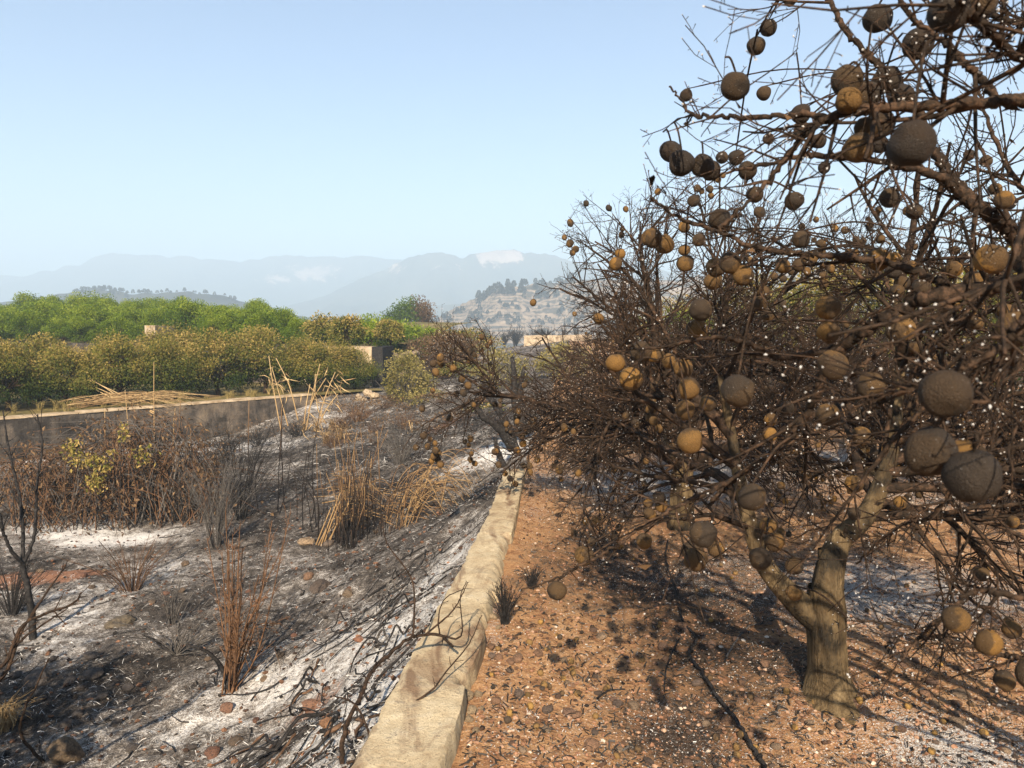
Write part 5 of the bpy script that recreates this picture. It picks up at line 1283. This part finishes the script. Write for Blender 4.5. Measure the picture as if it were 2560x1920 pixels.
# charred vines and roots lying on the bank
random.seed(77)
VL = ['charred vine tangle lying on the white ash bank below the thorny branch', 'loop of charred vine trailing over the ash bank beside the wall', 'mat of blackened roots hanging down the lower ash bank', 'charred root spray spread over the reddish stones of the bank', 'loose coil of burnt vine at the top of the white ash bank', 'blackened vine strands where the ash bank meets the bed']
for i, (u, v, su, sv, n_, r_) in enumerate([(960, 1545, 90, 50, 20, .009), (1080, 1420, 60, 40, 8, .006), (860, 1700, 110, 60, 15, .010), (800, 1840, 130, 60, 20, .011), (1020, 1480, 70, 40, 12, .007), (760, 1620, 80, 50, 6, .006)]):
    hb = hit(u, v); root = thing('charred_vine', VL[i], 'vine', hb); b = np.array(hb); pl = []
    for k in range(n_):
        x, y, z = hit(u + random.gauss(0, su * .6), v + random.gauss(0, sv * .6)); a = random.gauss(-2.0, .9); pts = []; lift = random.random() < .3
        L = random.uniform(.2, .75)
        for s_ in range(7):
            zz = hf(x, y) + .012 + (math.sin(s_ / 6 * math.pi) * random.uniform(.03, .16) if lift else random.uniform(0, .02)); pts.append((x, y, zz))
            a += random.gauss(0, .45); x += math.cos(a) * L / 6; y += math.sin(a) * L / 6
            if x > float(xl(y)) - .02: x = float(xl(y)) - .02
        pp = smooth_path(pts, 3) - b; rr_ = r_ * random.uniform(.35, 1.2); pl.append(([tuple(q) for q in pp], np.linspace(rr_, rr_ * .45, len(pp))))
    cut_ = int(len(pl) * .75)
    tube_obj('vine_strand', pl[:cut_], MT['char'], root, 5, kind='stuff')
    tube_obj('root_strand', pl[cut_:], MT['rusty'] if i in (2, 3) else MT['grey'], root, 5, kind='stuff')
# long stem lying on the red soil
def c11(x, y): return 1150 + .4295 * x, 1350 + .4295 * y
pts = []
for x, y in [(1210, 20), (1200, 150), (1240, 270), (1270, 400), (1300, 500), (1350, 560), (1375, 620), (1335, 690), (1400, 800), (1480, 930), (1580, 1050), (1660, 1170), (1720, 1260), (1760, 1340), (1800, 1440)]:
    h = hit(*c11(x, y)); pts.append((h[0], h[1], h[2] + .022))
stem_thing('fallen_vine', 'long thin blackened vine snaking over the red soil beside the forked trunk', 'vine', pts[0], [(pts, .006, .0105)], MT['char'], seed=81, sides=7)
for (pa, lab) in [([(1280, 590), (1240, 660), (1200, 780), (1190, 900)], 'short forked charred twig lying by the long blackened stem'), ([(800, 940), (860, 905), (960, 890)], 'short black stick lying on the open red soil'), ([(1550, 700), (1620, 590), (1700, 510), (1810, 510)], 'thin pale twig lying in the shade of the forked trunk')]:
    pts = []
    for x, y in pa: h = hit(*c11(x, y)); pts.append((h[0], h[1], h[2] + .012))
    stem_thing('fallen_twig', lab, 'twig', pts[0], [(pts, .006, .003)], MT['char'] if 'pale' not in lab else MT['grey'], seed=83, twig=TWs, sides=5)

# ------------------------------------------------------------------ rocks
random.seed(91)
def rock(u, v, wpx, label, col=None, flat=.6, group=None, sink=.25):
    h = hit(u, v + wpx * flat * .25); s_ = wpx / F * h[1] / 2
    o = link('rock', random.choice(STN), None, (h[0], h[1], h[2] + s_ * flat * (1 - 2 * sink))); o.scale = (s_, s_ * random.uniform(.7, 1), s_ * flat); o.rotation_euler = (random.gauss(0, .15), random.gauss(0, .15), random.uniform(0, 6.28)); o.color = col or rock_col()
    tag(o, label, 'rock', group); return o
rock(168, 1880, 104, 'large rounded brown boulder beside the dry grass tuft', (.17, .12, .075, 1), .75)
rock(299, 1557, 76, 'flat-topped tan rock on the shaded grey ash', (.20, .16, .11, 1), .5)
rock(801, 1468, 66, 'flat dark rock in the middle of the grey bed', (.12, .09, .07, 1), .4)
rock(770, 1440, 34, 'small brown stone next to the flat dark rock', (.26, .15, .09, 1), .6)
rock(765, 1355, 44, 'brown stone with a pale tan side at the foot of the pale canes', (.36, .25, .15, 1), .5)
rock(820, 1362, 36, 'grey stone right of the pale canes', (.17, .13, .1, 1), .5)
rock(568, 1777, 44, 'reddish stone with a charred twig against it', (.26, .14, .09, 1), .7)
rock(870, 1490, 36, 'small pale stone below the ash bank foot', (.25, .18, .12, 1), .6)
rock(775, 1765, 60, 'big flat reddish stone half buried in the root mat', (.34, .18, .11, 1), .5)
rock(820, 1810, 50, 'orange-brown stone under the blackened roots', (.36, .19, .1, 1), .6)
rock(900, 1600, 30, 'small red stone caught in the charred vine tangle', (.36, .17, .1, 1), .6)
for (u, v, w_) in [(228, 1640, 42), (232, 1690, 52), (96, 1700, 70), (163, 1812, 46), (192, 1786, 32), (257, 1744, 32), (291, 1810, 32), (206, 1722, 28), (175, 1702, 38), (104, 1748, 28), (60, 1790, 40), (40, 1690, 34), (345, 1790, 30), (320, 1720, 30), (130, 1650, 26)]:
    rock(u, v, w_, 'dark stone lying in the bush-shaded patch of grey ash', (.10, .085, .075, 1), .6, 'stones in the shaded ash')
for (u, v, w_) in [(462, 1410, 30), (203, 1440, 32), (262, 1428, 18), (531, 1886, 56), (590, 1855, 40), (640, 1800, 26), (455, 1480, 22), (415, 1485, 24), (380, 1505, 20), (680, 1560, 22), (520, 1650, 20), (700, 1640, 24), (620, 1480, 18), (560, 1560, 18), (480, 1870, 30), (330, 1870, 36), (940, 1330, 16), (1010, 1350, 14), (1100, 1270, 14), (1120, 1200, 14), (1055, 1180, 14), (60, 1450, 28), (100, 1430, 22), (30, 1470, 30), (230, 1470, 20), (735, 1590, 22), (660, 1700, 22), (610, 1620, 20), (500, 1530, 18)]:
    rock(u, v, w_, 'small brown stone scattered on the sunlit grey bed', None, .6, 'stones on the sunlit bed')
# rubble along the broken wall edge
for (u, v, w_) in [(1165, 1745, 44), (1180, 1780, 36), (1150, 1765, 30), (1195, 1740, 26), (1172, 1800, 28), (1235, 1545, 26), (1228, 1520, 22), (1245, 1570, 18), (1190, 1830, 26), (1205, 1770, 18)]:
    o = rock(u, v, w_, 'broken tan concrete lump fallen beside the low wall', (.42, .31, .19, 1), .7, 'lumps fallen from the low wall')
# stones on the red soil
for i in range(120):
    u = random.uniform(1220, 2540); v = random.uniform(1560, 1915)
    rock(u, v, random.uniform(12, 34) * (1 if random.random() < .8 else 1.4), 'reddish-brown pebble lying on the red orchard soil', hue(random.choice([(.30, .17, .10), (.22, .13, .085), (.36, .25, .16), (.17, .12, .09)])), .6, 'pebbles on the red soil')
# fallen fruit
random.seed(93)
for i in range(95):
    if i < 20: u, v = random.gauss(1330, 70), random.gauss(1640, 60)
    else:
        v = 1400 + 500 * random.random() ** 1.3; u = random.uniform(1260, 2500)
    h = hit(u, v)
    if h[0] < float(xr(h[1])) + .05: continue
    d = random.uniform(.022, .038); o = add_fruit(None, (h[0], h[1], h[2] + d * .38), d, False, (random.choice([(.42, .24, .07), (.28, .165, .06), (.09, .065, .045), (.16, .10, .05)]) + (1,)), 'fallen_orange')
    tag(o, 'small shrivelled orange fallen on the red orchard soil', 'fruit', 'fallen oranges on the soil')

# ------------------------------------------------------------------ litter, gravel, ash
def on_ground(n, region):
    x, y = region(n); return np.stack([x, y, H(x, y)], 1)
def wedge(n, u0, u1, y0, y1, pw=1.6):
    t = rng.random(n) ** pw; y = y0 + (y1 - y0) * t; u = rng.uniform(u0, u1, n); return (u - CX) / F * y, y
def right_reg(n):
    x, y = wedge(n * 2, 1150, 2700, 2.5, 11, 1.5); k = x > xr(y) + .03; return x[k][:n], y[k][:n]
def left_reg(n):
    x, y = wedge(n * 2, -150, 1260, 2.8, 17, 1.2); k = x < xl(y) - .03; return x[k][:n], y[k][:n]
def gravel(name, pts, s0, s1, mat, label_kind, tint, squash=.7):
    base = np.array([[1, 0, 0], [-1, 0, 0], [0, 1, 0], [0, -1, 0], [0, 0, 1], [0, 0, -1], [.65, .65, .5], [-.65, .65, .4], [-.6, -.7, .5], [.7, -.6, .45]], float)
    t = np.array([[4, 6, 7], [4, 7, 8], [4, 8, 9], [4, 9, 6], [6, 0, 2], [6, 2, 7], [7, 2, 1], [7, 1, 8], [8, 1, 3], [8, 3, 9], [9, 3, 0], [9, 0, 6], [5, 2, 0], [5, 1, 2], [5, 3, 1], [5, 0, 3]])
    n = len(pts); s = s0 * (s1 / s0) ** (rng.random(n) ** 2.2); a = rng.uniform(0, 6.28, n)
    v = base[None] * (1 + rng.normal(0, .16, (n, 10, 1))); v[:, :, 2] *= squash; v[:, :, 1] *= rng.uniform(.6, 1, (n, 1))
    c, s_ = np.cos(a)[:, None], np.sin(a)[:, None]
    x = v[:, :, 0] * c - v[:, :, 1] * s_; y = v[:, :, 0] * s_ + v[:, :, 1] * c
    v = np.stack([x, y, v[:, :, 2]], -1) * s[:, None, None] + pts[:, None, :] + np.array([0, 0, .25])[None, None] * s[:, None, None]
    f = (np.arange(n)[:, None, None] * 10 + t[None]).reshape(-1, 3)
    return link(name, mesh_np(name, v.reshape(-1, 3), f, mat, False, np.repeat(tint(n), 10)), kind='stuff')
def strips(name, pts, l0, l1, w0, w1, mat, tint, lift=.02, az=None):
    n = len(pts); a = rng.uniform(0, 6.28, n) if az is None else az; L = rng.uniform(l0, l1, n); W_ = rng.uniform(w0, w1, n)
    d = np.stack([np.cos(a), np.sin(a), rng.normal(0, .22, n)], 1); b = np.stack([-np.sin(a), np.cos(a), rng.normal(0, .5, n)], 1)
    c = pts + np.array([0, 0, 1]) * rng.uniform(.002, lift, (n, 1))
    h = d * L[:, None] / 2; w_ = b * W_[:, None] / 2; bend = np.array([0, 0, 1]) * (rng.random((n, 1)) * L[:, None] * .16)
    v = np.stack([c - h - w_, c - h + w_, c + w_ + bend, c - w_ + bend, c + h + w_, c + h - w_], 1).reshape(-1, 3)
    f = (np.arange(n)[:, None, None] * 6 + np.array([[0, 1, 2, 3], [3, 2, 4, 5]])[None]).reshape(-1, 4)
    return link(name, mesh_np(name, v, f, mat, False, np.repeat(tint(n), 6)), kind='stuff')
gravel('soil_gravel', on_ground(17000, right_reg), .003, .015, MT['pebble'], '', lambda n: np.where(rng.random(n) < .15, rng.uniform(0, .2, n), np.clip(rng.normal(.58, .24, n), 0, 1)))
gravel('bed_gravel', on_ground(8000, left_reg), .004, .028, MT['pebble'], '', lambda n: np.clip(rng.normal(.16, .18, n), 0, 1))
strips('soil_litter', on_ground(14000, right_reg), .012, .045, .002, .007, MT['litter'], lambda n: rng.uniform(0, .5, n))
strips('soil_ash_curls', on_ground(7000, right_reg), .005, .016, .0012, .0035, MT['litter'], lambda n: rng.uniform(.6, .95, n), .01)
strips('bed_litter', on_ground(34000, left_reg), .015, .065, .0012, .0035, MT['litter'], lambda n: np.where(rng.random(n) < .5, rng.uniform(.65, 1, n), rng.uniform(0, .5, n)))
def left_far(n):
    x, y = wedge(n * 2, 200, 1240, 13, 27, 1.0); k = x < xl(y) - .1; return x[k][:n], y[k][:n]
strips('bank_litter', on_ground(14000, left_far), .05, .22, .005, .014, MT['litter'], lambda n: np.where(rng.random(n) < .12, rng.uniform(.6, .85, n), rng.uniform(0, .6, n)), .08)
# ash flecks strewn over the soil
pts = on_ground(6000, right_reg); v_, f_ = speck_arrays(pts + np.array([0, 0, .004]), rng.uniform(.001, .003, len(pts))); link('soil_ash_flecks', mesh_np('soil_ash_flecks', v_, f_, MT['ash'], False), kind='stuff')
# charred sticks in the bed, joined
pl = []
random.seed(95)
for p in on_ground(330, left_reg):
    a = random.uniform(0, 6.28); L = random.uniform(.1, .5); q = []; x, y, z = p
    for k in range(4):
        q.append((x, y, hf(x, y) + .012)); a += random.gauss(0, .35); x += math.cos(a) * L / 3; y += math.sin(a) * L / 3
    pl.append((q, [.006, .005, .004, .002]))
tube_obj('bed_sticks', pl, MT['char'], None, 4, kind='stuff')
# dry grass tufts
random.seed(97)
def tuft(p, n, h, mat, label, group=None, bias=(0, 0)):
    root = thing('dry_grass_tuft', label, 'grass', p, group); C = rng.normal(0, h * .08, (n, 3)); C[:, 2] = 0
    pl = []
    for i in range(n):
        a = random.uniform(0, 6.28); L = h * random.uniform(.5, 1.1); k = random.uniform(.1, .8); dx, dy = math.cos(a) * k + bias[0], math.sin(a) * k + bias[1]
        b = C[i]; pl.append(([tuple(b), (b[0] + dx * L * .35, b[1] + dy * L * .35, L * .6), (b[0] + dx * L, b[1] + dy * L, L * random.uniform(.45, .9))], [.0035, .003, .001]))
    V_, Q, R_ = tube_arrays(pl, 3); link('blades', mesh_np('blades', V_, Q, MT[mat], tint=np.clip(rng.normal(.65, .2, len(V_)), 0, 1)), root, kind='stuff')
h = hit(10, 1830); tuft(h, 90, .35, 'straw', 'straw-coloured dry grass tuft at the edge of the shaded ash', None, (.4, -.1))
h = hit(360, 1235); tuft((h[0], h[1] - .2, h[2] + .5), 60, .35, 'straw', 'bright straw tassel drooping from the vine thicket')
for i in range(46):
    s = random.uniform(-6, lenAB + 1); p = A + e1 * s + n1 * random.uniform(.45, 1.8)
    tuft((p[0], p[1], ZT - .02), 40, random.uniform(.2, .5), 'grass', 'dry grass tuft along the top of the sooty wall', 'grass tufts behind the coping')
h = hit(800, 1070)
for (u, v, hh) in [(790, 1080, .6), (830, 1075, .5), (760, 1080, .45), (850, 1100, .5), (815, 1110, .5)]:
    h = hit(u, v); tuft(h, 70, hh, 'straw', 'dry golden grass tuft at the end of the sooty wall', 'grass tufts at the wall end', (.2, -.2))

# ------------------------------------------------------------------ haze: the smoky air
def m_haze():
    m = bpy.data.materials.new('smoky_air'); m.use_nodes = True; nt = m.node_tree; nt.nodes.remove(nt.nodes['Principled BSDF'])
    pv = nt.nodes.new('ShaderNodeVolumePrincipled'); pv.inputs['Color'].default_value = (.70, .86, 1.0, 1); pv.inputs['Density'].default_value = .00098; pv.inputs['Anisotropy'].default_value = 0.0
    nt.links.new(pv.outputs[0], nt.nodes['Material Output'].inputs['Volume']); return m
hv = np.array([(x, y, z) for x in (-2900, 2900) for y in (-60, 3000) for z in (-20, 228)], float)
hf = np.array([[0, 1, 3, 2], [4, 6, 7, 5], [0, 4, 5, 1], [2, 3, 7, 6], [0, 2, 6, 4], [1, 5, 7, 3]])
link('haze', mesh_np('haze', hv, hf, m_haze(), False), kind='stuff')
